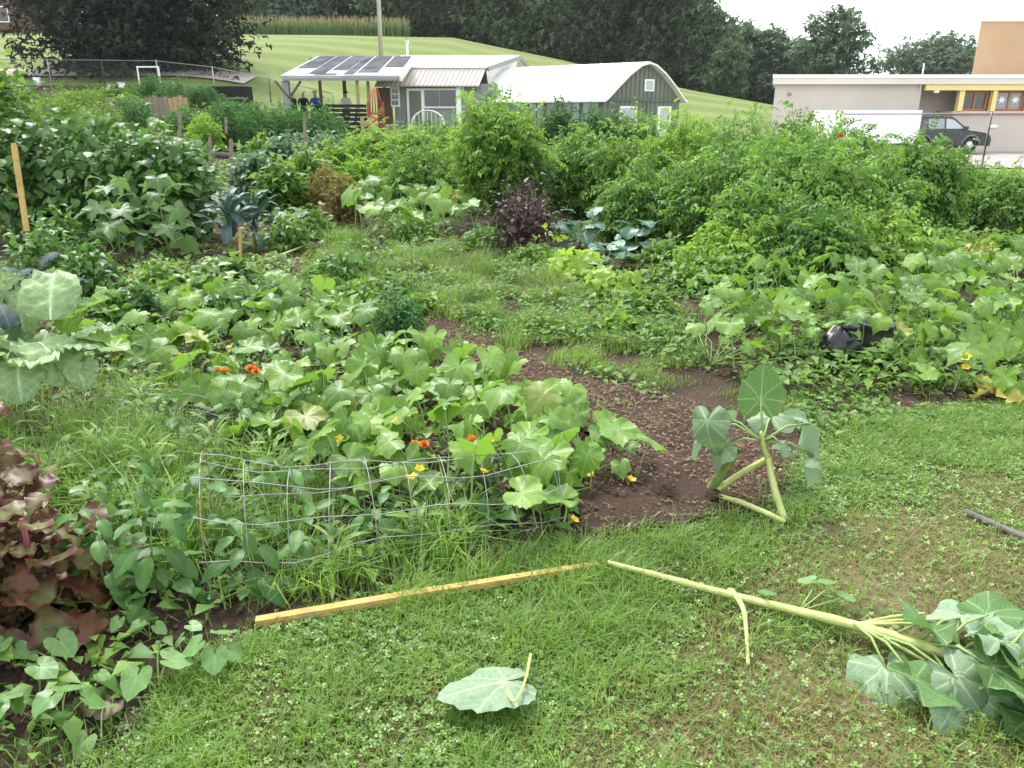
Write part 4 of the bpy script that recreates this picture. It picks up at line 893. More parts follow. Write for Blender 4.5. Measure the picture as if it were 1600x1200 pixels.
for c_ in (wb / 2, -wb / 2):
    wheel(suv, c_, -.80); wheel(suv, c_, .80, sg_=1)
    MB().tube([(c_ + .49 * math.cos(a_), -.935, .37 + .49 * math.sin(a_)) for a_ in np.linspace(.05, math.pi - .05, 12)], .05, 5).build('wheel_arch', 'car_trim', suv)
MB().box(-1.5, .1, -.62, -.58, 1.745, 1.80).build('roof_rail', 'car_trim', suv); MB().box(-1.5, .1, .58, .62, 1.745, 1.80).build('roof_rail', 'car_trim', suv)
MB().box(.80, .98, -1.06, -.87, 1.14, 1.28).build('mirror', 'car_paint', suv)
for sy in (-1, 1): MB().box(2.20, 2.36, sy * .72 - .14, sy * .72 + .14, .74, .86).build('headlight', 'glass_sky', suv)
MB().box(2.34, 2.42, -.85, .85, .36, .56).build('bumper', 'car_trim', suv); MB().box(-2.42, -2.28, -.85, .85, .42, .62).build('bumper', 'car_trim', suv)
for x in (-.17, .92): MB().box(x, x + .012, -.936, -.93, .5, 1.1).build('door_seam', 'rubber', suv)
for x in (-.45, .62): MB().box(x, x + .18, -.955, -.925, .95, .985).build('door_handle', 'car_trim', suv)
tx0, tx1 = A(1292, 200, 38.3).x, A(1437, 200, 38.3).x; tzz = tz(18, 38)
tr = thing('cargo_trailer', 'plain white enclosed trailer standing in front of the dark car', 'trailer', ((tx0 + tx1) / 2, 38.3, tzz)); hl = (tx1 - tx0) / 2
bt, tp = A(1400, 224, 38.3).z - tzz, A(1400, 172, 38.3).z - tzz
mb = MB().box(-hl, hl, 0, 2.0, bt, tp); mb.build('box', 'white_panel', tr)
for i in range(7): MB().box(-hl + .05 + i * (2 * hl - .1) / 6 - .012, -hl + .05 + i * (2 * hl - .1) / 6 + .012, -.012, 0, bt, tp).build('panel_seam', 'white_trim', tr)
for x in (-.35, .45): wheel(tr, x, .1, .32)
MB().bar((-hl, .6, bt), (-hl - 1.1, 1.0, bt + .02), .08).bar((-hl, 1.4, bt + .004), (-hl - 1.1, 1.0, bt + .024), .08).build('hitch', 'black_fabric', tr)
MB().box(-hl, hl, .02, 1.98, bt - .12, bt - .003).build('chassis', 'black_fabric', tr)

# ================================================================== garden plants
def stems_mesh(g, h, rx, n, r=.008):
    mb = MB()
    for i in range(n):
        a = g.uniform(0, 6.28); q = g.uniform(.2, .8) * rx; e = Vector((math.cos(a) * q, math.sin(a) * q, h * g.uniform(.6, .95)))
        mb.tube([(e.x * .1, e.y * .1, -.02), (e.x * .45, e.y * .45, e.z * .5), e], [r, r * .8, r * .3], 5, cap=False)
    return mb
SEED = [100]
def bush(name, label, cat, px, Y, ytop, wpx, tpls, mats, n, group=None, lobes=5, sc=(.8, 1.3), stem='stem', depth=.8, nst=5, base=0.0, out=.7, tint0=0.0, shell=.4, lump=.25):
    SEED[0] += 1; g = np.random.default_rng(SEED[0])
    p = W(px, Y); h = max(.15, A(px, ytop, Y).z - p.z); rx = wpx / 2 * Y / FPX
    t = thing(name, label, cat, p, 0, group); m = Mass()
    for i in range(lobes):
        a = 6.283 * i / lobes + g.uniform(-.4, .4); q = (0 if i == 0 else g.uniform(.35, .6)); hh = h * (1 if i == 0 else g.uniform(.72, .98))
        rr = rx * (.62 if lobes > 1 else 1)
        c = (math.cos(a) * q * rx, math.sin(a) * q * rx * depth, base * h + hh * (1 - base) * .5)
        mound(m, tpls, n // lobes, c, (rr, rr * depth, hh * (1 - base) * .5), g, shell, lump, 0 if not isinstance(mats, list) or len(mats) == 1 else int(g.integers(0, len(mats))), sc, out, -.95, tint0)
    if tpls is T_TOM:                                     # wandering shoots break the outline
        mbs = MB()
        for _ in range(14):
            d = rand_dirs(1, g)[0]; d[2] = abs(d[2]) + .35; d /= np.linalg.norm(d); st = np.array([0, 0, h * .5]) + d * np.array([rx, rx * depth, h * .5]) * .85
            ln = g.uniform(.16, .38); bend = np.array([g.normal() * .3, g.normal() * .3, 1.0]); q = [st + (d * .5 + bend * .5) * ln * f for f in np.linspace(0, 1, 6)]
            mbs.tube([tuple(v) for v in q], [.006, .005, .005, .004, .003, .002], 4, cap=False); P_ = np.array(q)
            yd = rand_dirs(6, g) * np.array([1, 1, .2]); m.add(tpls[1], P_, frames(yd, np.tile([0, 0, 1.0], (6, 1))), np.linspace(1.0, .5, 6) * g.uniform(.8, 1.2), np.clip(g.normal(.6, .2, 6), 0, 1))
        mbs.build('shoots', 'stem', t)['kind'] = 'stuff'
    if nst: stems_mesh(g, h, rx, nst, .004 + .004 * min(1, h)).build('stem', stem, t)
    m.build('foliage', mats if isinstance(mats, list) else [mats], t)
    return t
# ---- far rows
AG = 'feathery asparagus bushes in the far row'
for px, ytop, wpx, lab in ((345, 154, 62, 'dark feathery bush at the left end of the far asparagus row'), (402, 163, 84, 'feathery green bush second in the far asparagus row'), (452, 159, 84, 'feathery green bush in the far row below the seated people'), (505, 164, 88, 'feathery green bush at the right end of the far row, by the dark bin')):
    bush('asparagus_bush', lab, 'bush', px, 27, ytop, wpx, T_NEEDLE, ['fern_green'], 2600, AG, 5, (1.6, 2.8))
for px, Y, ytop, wpx, lab in ((215, 31, 146, 62, 'feathery bush left of the weathered board fence'), (246, 39, 118, 44, 'slim feathery bush in front of the white frame under the dark tree'), (288, 38, 121, 66, 'round feathery bush above the weathered board fence'), (327, 38.5, 128, 40, 'small feathery bush beside the black raised bed under the tree'), (165, 27, 158, 60, 'light bush between bean hedge and gravel road'), (95, 30, 150, 90, 'broad light bush below the gravel road'), (40, 28, 148, 80, 'light bush by the left edge below the gravel road'), (130, 36, 140, 90, 'pale bush on the slope just below the gravel road'), (200, 40, 138, 60, 'pale bush left of the white goal frame'), (20, 36, 132, 90, 'pale bush on the slope at the left edge'), (290, 30, 160, 60, 'light bush right of the weathered board fence'), (380, 34, 152, 60, 'light bush between black raised bed and asparagus row')):
    bush('far_bush', lab, 'bush', px, Y, ytop, wpx, T_NEEDLE + T_SMALL, ['fern_green' if px > 200 else 'weed'], 1500, None, 4, (1.8, 3.0))
# boards, beds and covers far left
q = W(262, 33); fb = thing('board_fence', 'short weathered board fence among the far bushes', 'fence', q)
for i in range(9): MB().box(-.9 + i * .2, -.72 + i * .2, -.02, .02, 0, .95 + .12 * ((i * 7) % 5) / 5).build('board', 'grey_wood' if i < 5 else 'tan_wood', fb)
q = W(356, 41); rb = thing('raised_bed', 'black sided raised bed under the huge dark tree', 'planter', q)
MB().box(-1.2, 1.2, -.5, -.45, 0, .78).build('side', 'black_fabric', rb); MB().box(-1.2, 1.2, .45, .5, 0, .78).build('side', 'black_fabric', rb); MB().box(-1.2, -1.15, -.448, .448, 0, .78).build('end', 'black_fabric', rb); MB().box(1.15, 1.2, -.448, .448, 0, .78).build('end', 'black_fabric', rb); MB().box(-1.22, 1.22, -.54, -.502, .18, .26).build('rail', 'grey_wood', rb)
q = W(240, 43.5); wf = thing('white_goal', 'white open frame standing under the huge dark tree', 'frame', q)
MB().bar((-.5, 0, 0), (-.5, 0, .95), .06).bar((-.535, 0, .985), (.635, 0, .985), .07).bar((.6, 0, .95), (.6, 0, 0), .07).build('uprights', 'white_trim', wf)
q = W(338, 20.5); cv = thing('black_cover', 'black sheet stretched low over a bed behind the bean hedge', 'cover', q)
V = []; F = []
for i in range(9):
    for j in range(4): V.append((-.85 + i * .21, -.3 + j * .2, .42 + .10 * i / 8 + .12 * math.sin(j / 3 * math.pi) + .03 * math.sin(i * 2.1)))
for i in range(8):
    for j in range(3): a = i * 4 + j; F.append((a, a + 4, a + 5, a + 1))
o = MB().add(V, F, 0, True).build('sheet', 'black_fabric', cv); md = o.modifiers.new('thick', 'SOLIDIFY'); md.thickness = .02
for x in (-.8, .8): MB().box(x - .03, x + .03, -.33, -.29, 0, .5).build('peg', 'grey_wood', cv)
for px, Y, ytop, lab in ((68, 43, 121, 'larger white plastic bucket by the gravel road'), (181, 43, 131, 'white plastic bucket by the gravel road left of the white frame'), (197, 43, 129, 'white plastic bucket nearest the white frame')):
    q = W(px, Y); bk = thing('bucket', lab, 'bucket', (q.x, q.y, q.z)); z_ = A(px, ytop, Y).z - q.z
    MB().tube([(0, 0, z_ - .42), (0, 0, z_)], [.15, .18], 12).build('body', 'white_panel', bk); MB().tube([(0, 0, z_ - .03), (0, 0, z_ - .005)], .195, 12).build('rim', 'white_panel', bk); MB().box(-.03, .03, -.03, .03, 0, z_ - .4).build('stand', 'grey_wood', bk)
# stakes
def stake(name, label, p_bot, p_top, wdt, mat, group=None):
    t = thing(name, label, 'stake', p_bot, 0, group); e = Vector(p_top) - Vector(p_bot)
    MB().bar((0, 0, -.06), e, wdt, wdt).build('shaft', mat, t)
    d = e.normalized(); MB().bar(e + d * .001, e + d * wdt * .5, wdt * .8, wdt * .8).build('tip', mat, t); return t
stake('yellow_stake', 'thick yellow wooden stake leaning at left in front of bean hedge', A(40, 352, 7.6), A(22, 228, 7.8), .048, 'post_wood')
stake('yellow_stake', 'short thin yellow stake beside the dark blue-green kale', A(375, 404, 8.4), A(375, 358, 8.4), .028, 'post_wood')
for px, Y, y0_, y1_, wd_, lab in ((328, 15.5, 216, 262, .05, 'grey weathered stake left of two behind the bean hedge'), (361, 14.5, 220, 278, .06, 'grey weathered stake right of two behind the bean hedge'), (476, 20, 184, 240, .07, 'grey-tan stake in the crops below the far asparagus row'), (353, 23, 184, 205, .06, 'short pale stake beside the black cover'), (281, 24, 176, 215, .08, 'dark short stake below the weathered board fence')):
    stake('garden_stake', lab, A(px, y1_, Y), A(px, y0_, Y), wd_, 'grey_wood')
# ---- crops between the far rows and the grass strip
VC = [(405, 19, 210, 70, 'squash_m', 'yellowing leafy crop right of the black cover'), (445, 17, 205, 80, 'cab', 'light leafy crop around the grey-tan stake'), (505, 21, 205, 90, 'cab', 'leafy crop in front of the right end of the asparagus row'), (560, 24, 205, 80, 'weed', 'low green crop in front of the wooden railings'), (640, 27, 196, 90, 'weed', 'low green crop below the workshop door'), (390, 13.5, 240, 70, 'cab', 'grey-green leafy crop behind the kale'), (430, 12.5, 245, 80, 'squash_m', 'broad-leaved crop right of the two grey stakes'), (470, 14.5, 228, 90, 'squash_m', 'broad-leaved crop with yellow leaves left of the dried plants'), (530, 18, 222, 90, 'weed', 'light green crop behind the dried brown plants'), (300, 17, 222, 60, 'cab', 'pale crop just right of the bean hedge top'), (560, 14, 240, 80, 'weed', 'light green crop right of the dried brown plants'), (320, 26, 180, 60, 'weed', 'light low crop between board fence and black cover')]
for px, Y, ytop, wpx, kd, lab in VC:
    tp = {'weed': T_SMALL + T_NEEDLE, 'cab': T_OVAL, 'squash_m': T_OVAL}[kd]; mt = {'weed': ['tomato_lime'], 'cab': ['glaucous_m'], 'squash_m': ['weed']}[kd]
    bush('leafy_crop', lab, 'plant', px, Y, ytop, wpx, tp, mt, 1500, None, 4, (1.6, 2.6) if kd != 'weed' else (2, 3.2))
for px, Y, ytop, wpx, lab in ((505, 12.8, 252, 80, 'dried brown bushy plant at the head of the grass strip'), (535, 11.6, 275, 60, 'smaller dried brown plant nearer the grass strip')):
    bush('dried_plant', lab, 'plant', px, Y, ytop, wpx, T_NEEDLE + T_SMALL, ['dry_weed'], 1300, None, 4, (1.2, 2.2))
TG = 'tomato plants in the middle beds'
for px, Y, ytop, wpx, mt, n, lab in (
        (590, 18, 204, 96, 'tomato_lime', 2200, 'light green tomato bush below the wooden railings'), (645, 17, 206, 96, 'tomato_lime', 2200, 'light green tomato bush below the white trellis'), (697, 18, 196, 80, 'tomato', 1800, 'green tomato bush left of the tall lime tomato plant'), (655, 13.5, 232, 110, 'tomato', 1800, 'green tomato bush above the blue-green cabbages'),
        (872, 16, 163, 60, 'tomato_deep', 1500, 'dark tomato bush right of the tall lime tomato plant'), (935, 17, 174, 90, 'tomato_deep', 1800, 'dark tomato bush below the shed windows'), (1000, 17, 182, 80, 'tomato', 1500, 'tomato bush in front of the white shed doors'),
        (905, 12.5, 205, 110, 'tomato', 1900, 'tomato bush behind the big blue-green collards'), (985, 12, 200, 130, 'weed', 2200, 'light tomato bush below the grey-green gable'), (1075, 12.5, 186, 120, 'tomato_lime', 2200, 'light tomato bush below the right corner of the shed'), (1150, 12, 184, 130, 'tomato', 2200, 'tomato bush below the mown slope'), (1015, 9.8, 268, 130, 'tomato', 1900, 'tomato bush directly above the right blue-green collard'),
        (1250, 10.8, 186, 130, 'tomato', 2200, 'tallest tomato bush with orange flower at its top before the white trailer'), (1335, 11.5, 205, 120, 'tomato', 2000, 'tomato bush sloping down towards the white trailer'), (1150, 9.3, 235, 170, 'tomato', 2800, 'large tomato bush left of the biggest tomato mound'), (1290, 8.6, 212, 210, 'tomato', 4200, 'biggest rounded tomato mound in the right-hand bed'), (1385, 8.8, 262, 130, 'tomato', 2400, 'tomato bush on the right shoulder of the biggest mound'), (1215, 8.0, 290, 140, 'tomato', 2200, 'tomato bush hanging low at the front of the biggest mound'),
        (1290, 7.5, 335, 170, 'tomato', 2200, 'low tomato growth spilling forward from the biggest mound'), (1180, 7.7, 352, 140, 'tomato_lime', 1700, 'light low tomato growth left of the forward spill'), (1395, 7.8, 340, 130, 'tomato_lime', 1700, 'light low tomato growth right of the forward spill'),
        (1462, 9.8, 220, 110, 'tomato', 2600, 'upright dark bush standing alone before the dark car'), (1540, 11.5, 268, 100, 'tomato', 1700, 'bush right of the upright dark bush below the car park'), (1600, 11, 276, 110, 'tomato', 1700, 'bush at the right edge below the car park')):
    bush('tomato_plant', lab, 'tomato plant', px, Y, ytop, wpx, T_TOM if mt != 'weed' else T_OVAL + T_TOM, [mt], int(n * 1.05), TG, 9, lump=.36, sc=(.75, 1.25) if Y < 14 else (1.0, 1.6))
t = bush('tomato_plant', 'tall lime-topped tomato plant above the purple basil', 'tomato plant', 785, 11.6, 152, 140, T_TOM, ['tomato_lime'], 2600, TG, 8, (.8, 1.3), base=.25, nst=7, lump=.4)
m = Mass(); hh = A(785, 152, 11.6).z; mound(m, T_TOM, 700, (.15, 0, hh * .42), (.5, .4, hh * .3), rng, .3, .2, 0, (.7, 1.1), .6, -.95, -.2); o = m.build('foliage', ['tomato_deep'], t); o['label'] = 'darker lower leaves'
# purple basil
bush('purple_basil', 'dark purple-brown bushy basil plant at the edge of the grass strip', 'plant', 818, 9.2, 272, 112, T_OVAL + T_SMALL, ['purple_basil', 'purple_basil', 'purple_basil', 'tomato_deep'], 1700, None, 9, (.6, 1.4), 'purple_stem', .9, 18, .05, lump=.5, shell=.2)
# orange flower on the tomato mound and bits of colour
def flower(parent, loc, r, mat, n=8, layers=2, tilt=0.0, rz=0.0, name='flower'):
    ts = []
    for l in range(layers):
        for i in range(n):
            ts.append(blade(r * (1 - .3 * l), r * .62, prof_ovate, 3, 2, .15, -.1 - .5 * l, 0, 1, .1, .25 + .5 * l, i).rot((0, 0, 6.283 * i / n + l * .4)))
    return link(name, join(*ts).mesh(name, [mat]), parent, loc, (tilt, 0, rz))
p = W(1318, 10.6); t = thing('wild_flower', 'orange-brown flower head on a stalk above the tallest tomato bush', 'flower', (p.x, p.y, p.z)); zt_ = A(1318, 212, 10.6).z
MB().tube([(0, 0, 0), (.03, 0, zt_ * .6), (0, 0, zt_)], .008, 5).build('stem', 'stem', t); flower(t, (0, 0, zt_), .055, 'petal_rust', 9, 2, .9)
# ---- individual-leaf plants
def leafplant(name, label, cat, loc, meshes, n, h, spread, sc=(.8, 1.2), group=None, seed=0, droop=(0.0, .5), stem='stem', stalk=.008, low=.15, lname='leaf', top=True):
    """leaves all the way up a stalk, largest low down"""
    g = random.Random(seed); t = thing(name, label, cat, loc, 0, group); mb = MB()
    mb.tube([(0, 0, -.03), (g.uniform(-.02, .02), g.uniform(-.02, .02), h * .4), (g.uniform(-.03, .03), g.uniform(-.03, .03), h * .8)], [stalk, stalk * .8, stalk * .4], 6)
    mb.build('stem', stem, t)
    for i in range(n):
        f = (i + .5) / n; z = h * (low + (1 - low) * f); a = i * 2.4 + g.uniform(-.4, .4); r = spread * (1 - .6 * f) * g.uniform(.2, 1.0)
        s = g.uniform(*sc) * (1.1 - .45 * f)
        link(lname, g.choice(meshes), t, (math.sin(-a) * r, math.cos(a) * r, z), (g.uniform(-droop[1], droop[0]) , g.uniform(-.25, .25), a), s)
    return t
for px, Y, n, h, lab in ((150, 8.6, 15, .95, 'tall okra plant with lobed leaves in front of the bean hedge'), (232, 8.9, 14, .92, 'okra plant with lobed leaves nearest the dark kale')):
    leafplant('okra_plant', lab, 'okra plant', W(px, Y), L_OKRA, n, h, .12, (.9, 1.35), 'okra plants', int(px), (.1, .5), 'stem', .014, .12)
KG = 'dark lacinato kale'
for px, Y, n, h, lab in ((338, 9.2, 22, .62, 'dark blue-green kale with long drooping leaves'), (378, 9.7, 16, .55, 'second dark kale, behind the short thin yellow stake')):
    leafplant('kale_plant', lab, 'kale', W(px, Y), L_KALE, n, h, .05, (.85, 1.2), KG, int(px), (.2, .4), 'stem', .02, .35)
CG = 'blue-green collards'
for px, Y, n, h, s, lab in ((912, 9.4, 13, .50, 1.15, 'large blue-green collard right of the purple basil'), (1005, 9.0, 13, .45, 1.15, 'large blue-green collard under the tomato bushes'), (960, 8.3, 10, .30, 1.0, 'low blue-green collard between two larger ones'), (640, 14, 12, .5, 1.2, 'blue-green cabbage behind the squash at the top of the grass strip'), (735, 13.4, 14, .55, 1.25, 'blue-green cabbage left of the tall lime tomato plant'), (690, 14.2, 12, .5, 1.2, 'blue-green cabbage between the two other cabbages'), (1420, 9.2, 8, .35, .9, 'grey-green cabbage left of the upright dark bush'), (430, 10.2, 12, .5, 1.0, 'loose blue-green cabbage right of the dark kale')):
    leafplant('collard_plant', lab, 'collard', W(px, Y), L_GLAUC, n, h, .08, (.75 * s, 1.15 * s), CG, int(px), (.1, .6), 'stem', .012, .2)
for px, Y, n, lab in ((905, 7.5, 26, 'lime green young plant left of two beside the grass strip'), (972, 6.9, 30, 'lime green young plant right of two beside the grass strip'), (868, 9.9, 6, 'small lime plant under the purple basil')):
    g = random.Random(px); t = thing('lime_plant', lab, 'plant', W(px, Y), 0, 'lime green young plants')
    for i in range(n):
        a = i * 2.4; link('leaf', g.choice(L_HOSTA), t, (-math.sin(a) * .05, math.cos(a) * .05, 0), (g.uniform(-.5, .1), g.uniform(-.2, .2), a), g.uniform(.9, 1.55))
    MB().tube([(0, 0, -.03), (0, 0, .08)], .012, 6).build('stem', 'stem', t)
# bean hedge: a row of pole beans, leaves on the face picked out one by one, the rest massed
BG = 'pole beans in the tall hedge'
for px, Y, ytop, wpx, lab in ((-10, 10.0, 178, 120, 'pole bean plant cut by the left picture edge'), (70, 10.2, 184, 130, 'pole bean plant behind the thick yellow stake'), (145, 10.0, 178, 130, 'pole bean plant behind the left okra'), (215, 9.9, 188, 130, 'pole bean plant behind the right okra'), (270, 10.3, 214, 90, 'pole bean plant at the low right end of the hedge')):
    SEED[0] += 1; g = np.random.default_rng(SEED[0]); q = random.Random(SEED[0])
    p = W(px, Y); h = A(px, ytop, Y).z; rx = wpx / 2 * Y / FPX
    t = thing('bean_plant', lab, 'bean plant', p, 0, BG); m = Mass()
    big = Tpl(blade(.12, .095, prof_ovate, 3, 2, .2, .7, 0, 1, 0, 0, 3).V, blade(.12, .095, prof_ovate, 3, 2, .2, .7, 0, 1, 0, 0, 3).F, blade(.12, .095, prof_ovate, 3, 2, .2, .7, 0, 1, 0, 0, 3).UV)
    mound(m, [big], 800, (0, .1, h * .5), (rx * 1.05, .5, h * .52), g, .3, .15, 0, (.8, 1.25), .8, -.95, -.1)
    m.build('foliage', ['bean'], t)
    stems_mesh(g, h, rx, 6, .007).build('stem', 'stem', t)
    for i in range(95):
        x = q.uniform(-rx, rx); z = h * q.uniform(.22, 1.0); y = -.42 * math.sqrt(max(0, 1 - (x / rx / 1.3) ** 2)) * (1.0 if z < h * .8 else .55) + q.uniform(-.08, .08)
        link('leaf', q.choice(L_BEAN), t, (x, y, z), (q.uniform(-.9, -.1), q.uniform(-.35, .35), math.pi + q.uniform(-1.1, 1.1)), q.uniform(.85, 1.35))
# sprig of beans rising at the far left
bush('bean_shoot', 'light bean shoots rising above the hedge at the left edge', 'bean plant', 18, 10.6, 78, 90, [leaflet(.11, .085, .3)], ['weed'], 420, None, 4, (.9, 1.4), base=.5, nst=4, lump=.35)
# low crops on the left, nearer
for px, Y, ytop, wpx, mt, lab in ((545, 6.6, 440, 110, 'weed', 'leafy weed clump left of the tall grass above the dill'), (600, 6.9, 432, 100, 'weed', 'leafy weed clump above the feathery dill'), (655, 6.3, 462, 80, 'weed', 'low weeds where the mulch path begins'), (530, 7.8, 392, 110, 'bean', 'low dark crop right of the far mulch patch'), (640, 10.6, 325, 110, 'tomato', 'leafy plant behind the grass strip between squash plants'), (30, 6.9, 352, 110, 'bean', 'leafy bush below the thick yellow stake at left edge'), (105, 6.6, 372, 90, 'bean', 'low leafy bush in front of the left okra'), (60, 8.2, 325, 90, 'bean', 'bush between the thick yellow stake and the left okra'), (215, 6.8, 402, 120, 'weed', 'low light crop right of the collards'), (330, 7.4, 400, 90, 'weed', 'low crop in front of the dark kale'), (440, 9.3, 325, 80, 'weed', 'yellow-green plant right of the dark kale'), (475, 10.5, 318, 70, 'weed', 'light green plant at the left edge of the grass strip'), (395, 6.3, 440, 110, 'bean', 'low leafy crop left of the mulch path'), (160, 5.9, 440, 120, 'bean', 'low dark crop behind the bright green collard leaf'), (500, 6.0, 470, 90, 'weed', 'low weed clump on the edge of the mulch path'), (470, 5.6, 495, 90, 'bean', 'low leafy crop left of the feathery dill'), (310, 5.9, 460, 120, 'bean', 'low crop below the pale pepper plant')):
    bush('low_crop', lab, 'plant', px, Y, ytop, wpx, T_OVAL, [mt], 520, None, 4, (.9, 1.6), nst=3)
for px, Y, n, h, lab in ((300, 6.9, 26, .40, 'pale green pepper plant with drooping leaves'), (340, 6.5, 18, .34, 'pale green pepper plant nearer the mulch path'), (262, 6.7, 16, .30, 'small pale green pepper plant beside the larger one')):
    leafplant('pale_pepper_plant', lab, 'pepper plant', W(px, Y), L_PALE, n, h, .08, (.9, 1.4), 'pale pepper plants', int(px), (.2, .5), 'stem', .009)
bush('dill_plant', 'dark feathery dill plant at the bend of the mulch path', 'plant', 610, 5.45, 455, 88, T_NEEDLE + T_SMALL, ['fern_green'], 2200, None, 6, (.6, 1.0), nst=6)
# weeds in front of the tomatoes
for px, Y, ytop, wpx, lab in ((845, 8.5, 378, 90, 'weed clump in front of the purple basil'), (765, 9.7, 352, 90, 'weed clump left of the purple basil'), (1035, 6.3, 455, 90, 'weed clump below the right lime plant'), (985, 5.7, 505, 80, 'small weed clump at the edge of the grass strip'), (1090, 7.4, 400, 120, 'low weed clump right of the lime plants'), (1170, 7.2, 385, 120, 'low weed clump under the large tomato bush'), (1060, 8.2, 372, 90, 'leafy weed clump right of the blue-green collards'), (1265, 6.9, 395, 120, 'weed clump behind the right-hand squash patch'), (1350, 7.2, 388, 120, 'weed clump between squash patch and biggest tomato mound'), (1430, 7.4, 372, 110, 'yellow-green weed clump below the tomato shoulder'), (1510, 8.6, 345, 110, 'weed clump right of the upright dark bush'), (1590, 8.2, 360, 100, 'yellow-green weed clump at the right edge')):
    bush('weed_clump', lab, 'weeds', px, Y, ytop, wpx, T_SMALL + T_OVAL, ['weed' if px not in (1170, 1265) else 'tomato'], 900, 'weed clumps along the right-hand beds', 4, (.8, 1.5), nst=4)
bush('yellowed_plant', 'yellowing plant at the right edge behind the squash patch', 'plant', 1570, 7.6, 372, 90, T_OVAL, ['yellow_green'], 350, None, 4, (.8, 1.3))

# ================================================================== near beds
def sample_poly(poly, n, g, mind):
    x0, x1 = min(p.x for p in poly), max(p.x for p in poly); y0, y1 = min(p.y for p in poly), max(p.y for p in poly); out = []
    for _ in range(n * 40):
        x, y = g.uniform(x0, x1), g.uniform(y0, y1)
        if not inpoly(np.array([x]), np.array([y]), poly)[0]: continue
        if any((x - a) ** 2 + (y - b) ** 2 < mind * mind for a, b in out): continue
        out.append((x, y))
        if len(out) >= n: break
    return out
def flower_mesh(r, mat, n=5, seed=0):
    ts = [blade(r, r * .8, prof_ovate, 3, 2, .1, .5, 0, 1, .1, 1.0, i + seed).rot((0, 0, 6.283 * i / n)) for i in range(n)]
    return join(*ts).mesh('flower', [mat])
FL_Y = flower_mesh(.030, 'petal_yellow'); FL_YB = flower_mesh(.036, 'petal_yellow', 5, 3)
def marigold_mesh():
    ts = [blade(.03 - .004 * l, .018, prof_ovate, 2, 2, .1, -.2, .1, 1, .2, .15 + .38 * l, i).rot((0, 0, 6.283 * i / 9 + l)).move((0, 0, .002 * l)) for l in range(4) for i in range(9)]
    return join(*ts).mesh('flower', ['petal_orange'])
FL_M = marigold_mesh()
def leaf_patch(name, cat, group, poly, n, plants, meshes, mind, sc, seed, lift=None, flowers=(), vmat='stem'):
    g = random.Random(seed); roots = []
    for (px, py, lab) in plants:
        p = G(px, py); t = thing(name, lab, cat, p, 0, group); roots.append(t); t['_v'] = 0
    pts = sample_poly(poly, n, g, mind); vines = {r.name: [] for r in roots}
    for x, y in pts:
        t = min(roots, key=lambda r: (r.location.x - x) ** 2 + (r.location.y - y) ** 2)
        z = lift(x, y) if lift else 0.0
        link('leaf', g.choice(meshes), t, (x - t.location.x, y - t.location.y, z), (g.uniform(-.45, .4), g.uniform(-.4, .4), math.pi + g.gauss(0, 1.4)), g.uniform(*sc))
        vines[t.name].append((x - t.location.x, y - t.location.y, z))
    for t in roots:
        del t['_v']; mb = MB()
        for v in vines[t.name][::2]: mb.tube([(0, 0, .0), (v[0] * .5 + g.uniform(-.06, .06), v[1] * .5 + g.uniform(-.06, .06), max(.03, v[2] * .7)), (v[0], v[1], v[2] + .01)], [.006, .005, .003], 5, cap=False)
        mb.build('vine', vmat, t)
    for (px, py, z, me) in flowers:
        q = G(px, py, z); t = min(roots, key=lambda r: (r.location.x - q.x) ** 2 + (r.location.y - q.y) ** 2)
        link('flower', me, t, (q.x - t.location.x, q.y - t.location.y, q.z), (-.5 + g.uniform(-.3, .3), g.uniform(-.4, .4), g.uniform(0, 6)), g.uniform(.9, 1.2))
    return roots
px_poly = lambda pts, z=0: [G(x, y, z) for x, y in pts]
# near cucumber patch spilling over the wire cage
leaf_patch('cucumber_vine', 'cucumber vine', 'cucumber vines around the wire cage', px_poly([(390, 665), (470, 640), (560, 590), (680, 570), (760, 590), (850, 640), (920, 690), (990, 735), (1000, 765), (900, 800), (880, 850), (800, 850), (700, 830), (600, 820), (480, 770), (400, 720)]), 240,
    [(560, 690, 'cucumber vine with broad leaves left of the orange marigold blooms'), (640, 620, 'cucumber vine at the top of the patch by the mulch path bend'), (760, 640, 'cucumber vine with paler leaves bordering the mulch path'), (700, 780, 'cucumber vine growing up through the middle of the wire cage'), (840, 800, 'cucumber vine filling the right end of the wire cage'), (930, 740, 'cucumber vine trailing out towards the broken sunflower')],
    L_SQUASHB, .055, (.5, 1.2), 5, lambda x, y: .02 + .10 * max(0, 1 - ((x + .15) ** 2 + (y - 3.2) ** 2) / .8), [(655, 735, .3, FL_Y), (645, 750, .28, FL_Y), (755, 740, .28, FL_Y), (925, 745, .12, FL_Y), (895, 815, .08, FL_Y), (620, 660, .3, FL_Y), (985, 752, .08, FL_Y), (530, 690, .25, FL_Y), (765, 690, .3, FL_Y)])
leaf_patch('squash_plant', 'squash plant', 'squash plants in the left bed', px_poly([(150, 500), (260, 470), (420, 455), (520, 480), (600, 540), (640, 600), (600, 660), (500, 700), (400, 700), (330, 650), (250, 610), (150, 600), (110, 560)]), 290,
    [(230, 545, 'squash plant right of the bright green collard leaf'), (330, 520, 'squash plant in the middle of the left bed behind the flattened wire'), (430, 520, 'squash plant below the pale pepper plants'), (540, 560, 'squash plant below the feathery dill'), (460, 620, 'squash plant right of the pair of marigolds'), (330, 590, 'squash plant shading the flattened wire')],
    L_SQUASH + L_SQUASHB, .075, (.5, 1.25), 6, lambda x, y: .02, [(132, 560, .15, FL_Y), (185, 562, .15, FL_Y), (280, 556, .15, FL_Y), (245, 552, .15, FL_Y), (520, 555, .15, FL_Y), (360, 545, .18, FL_Y)])
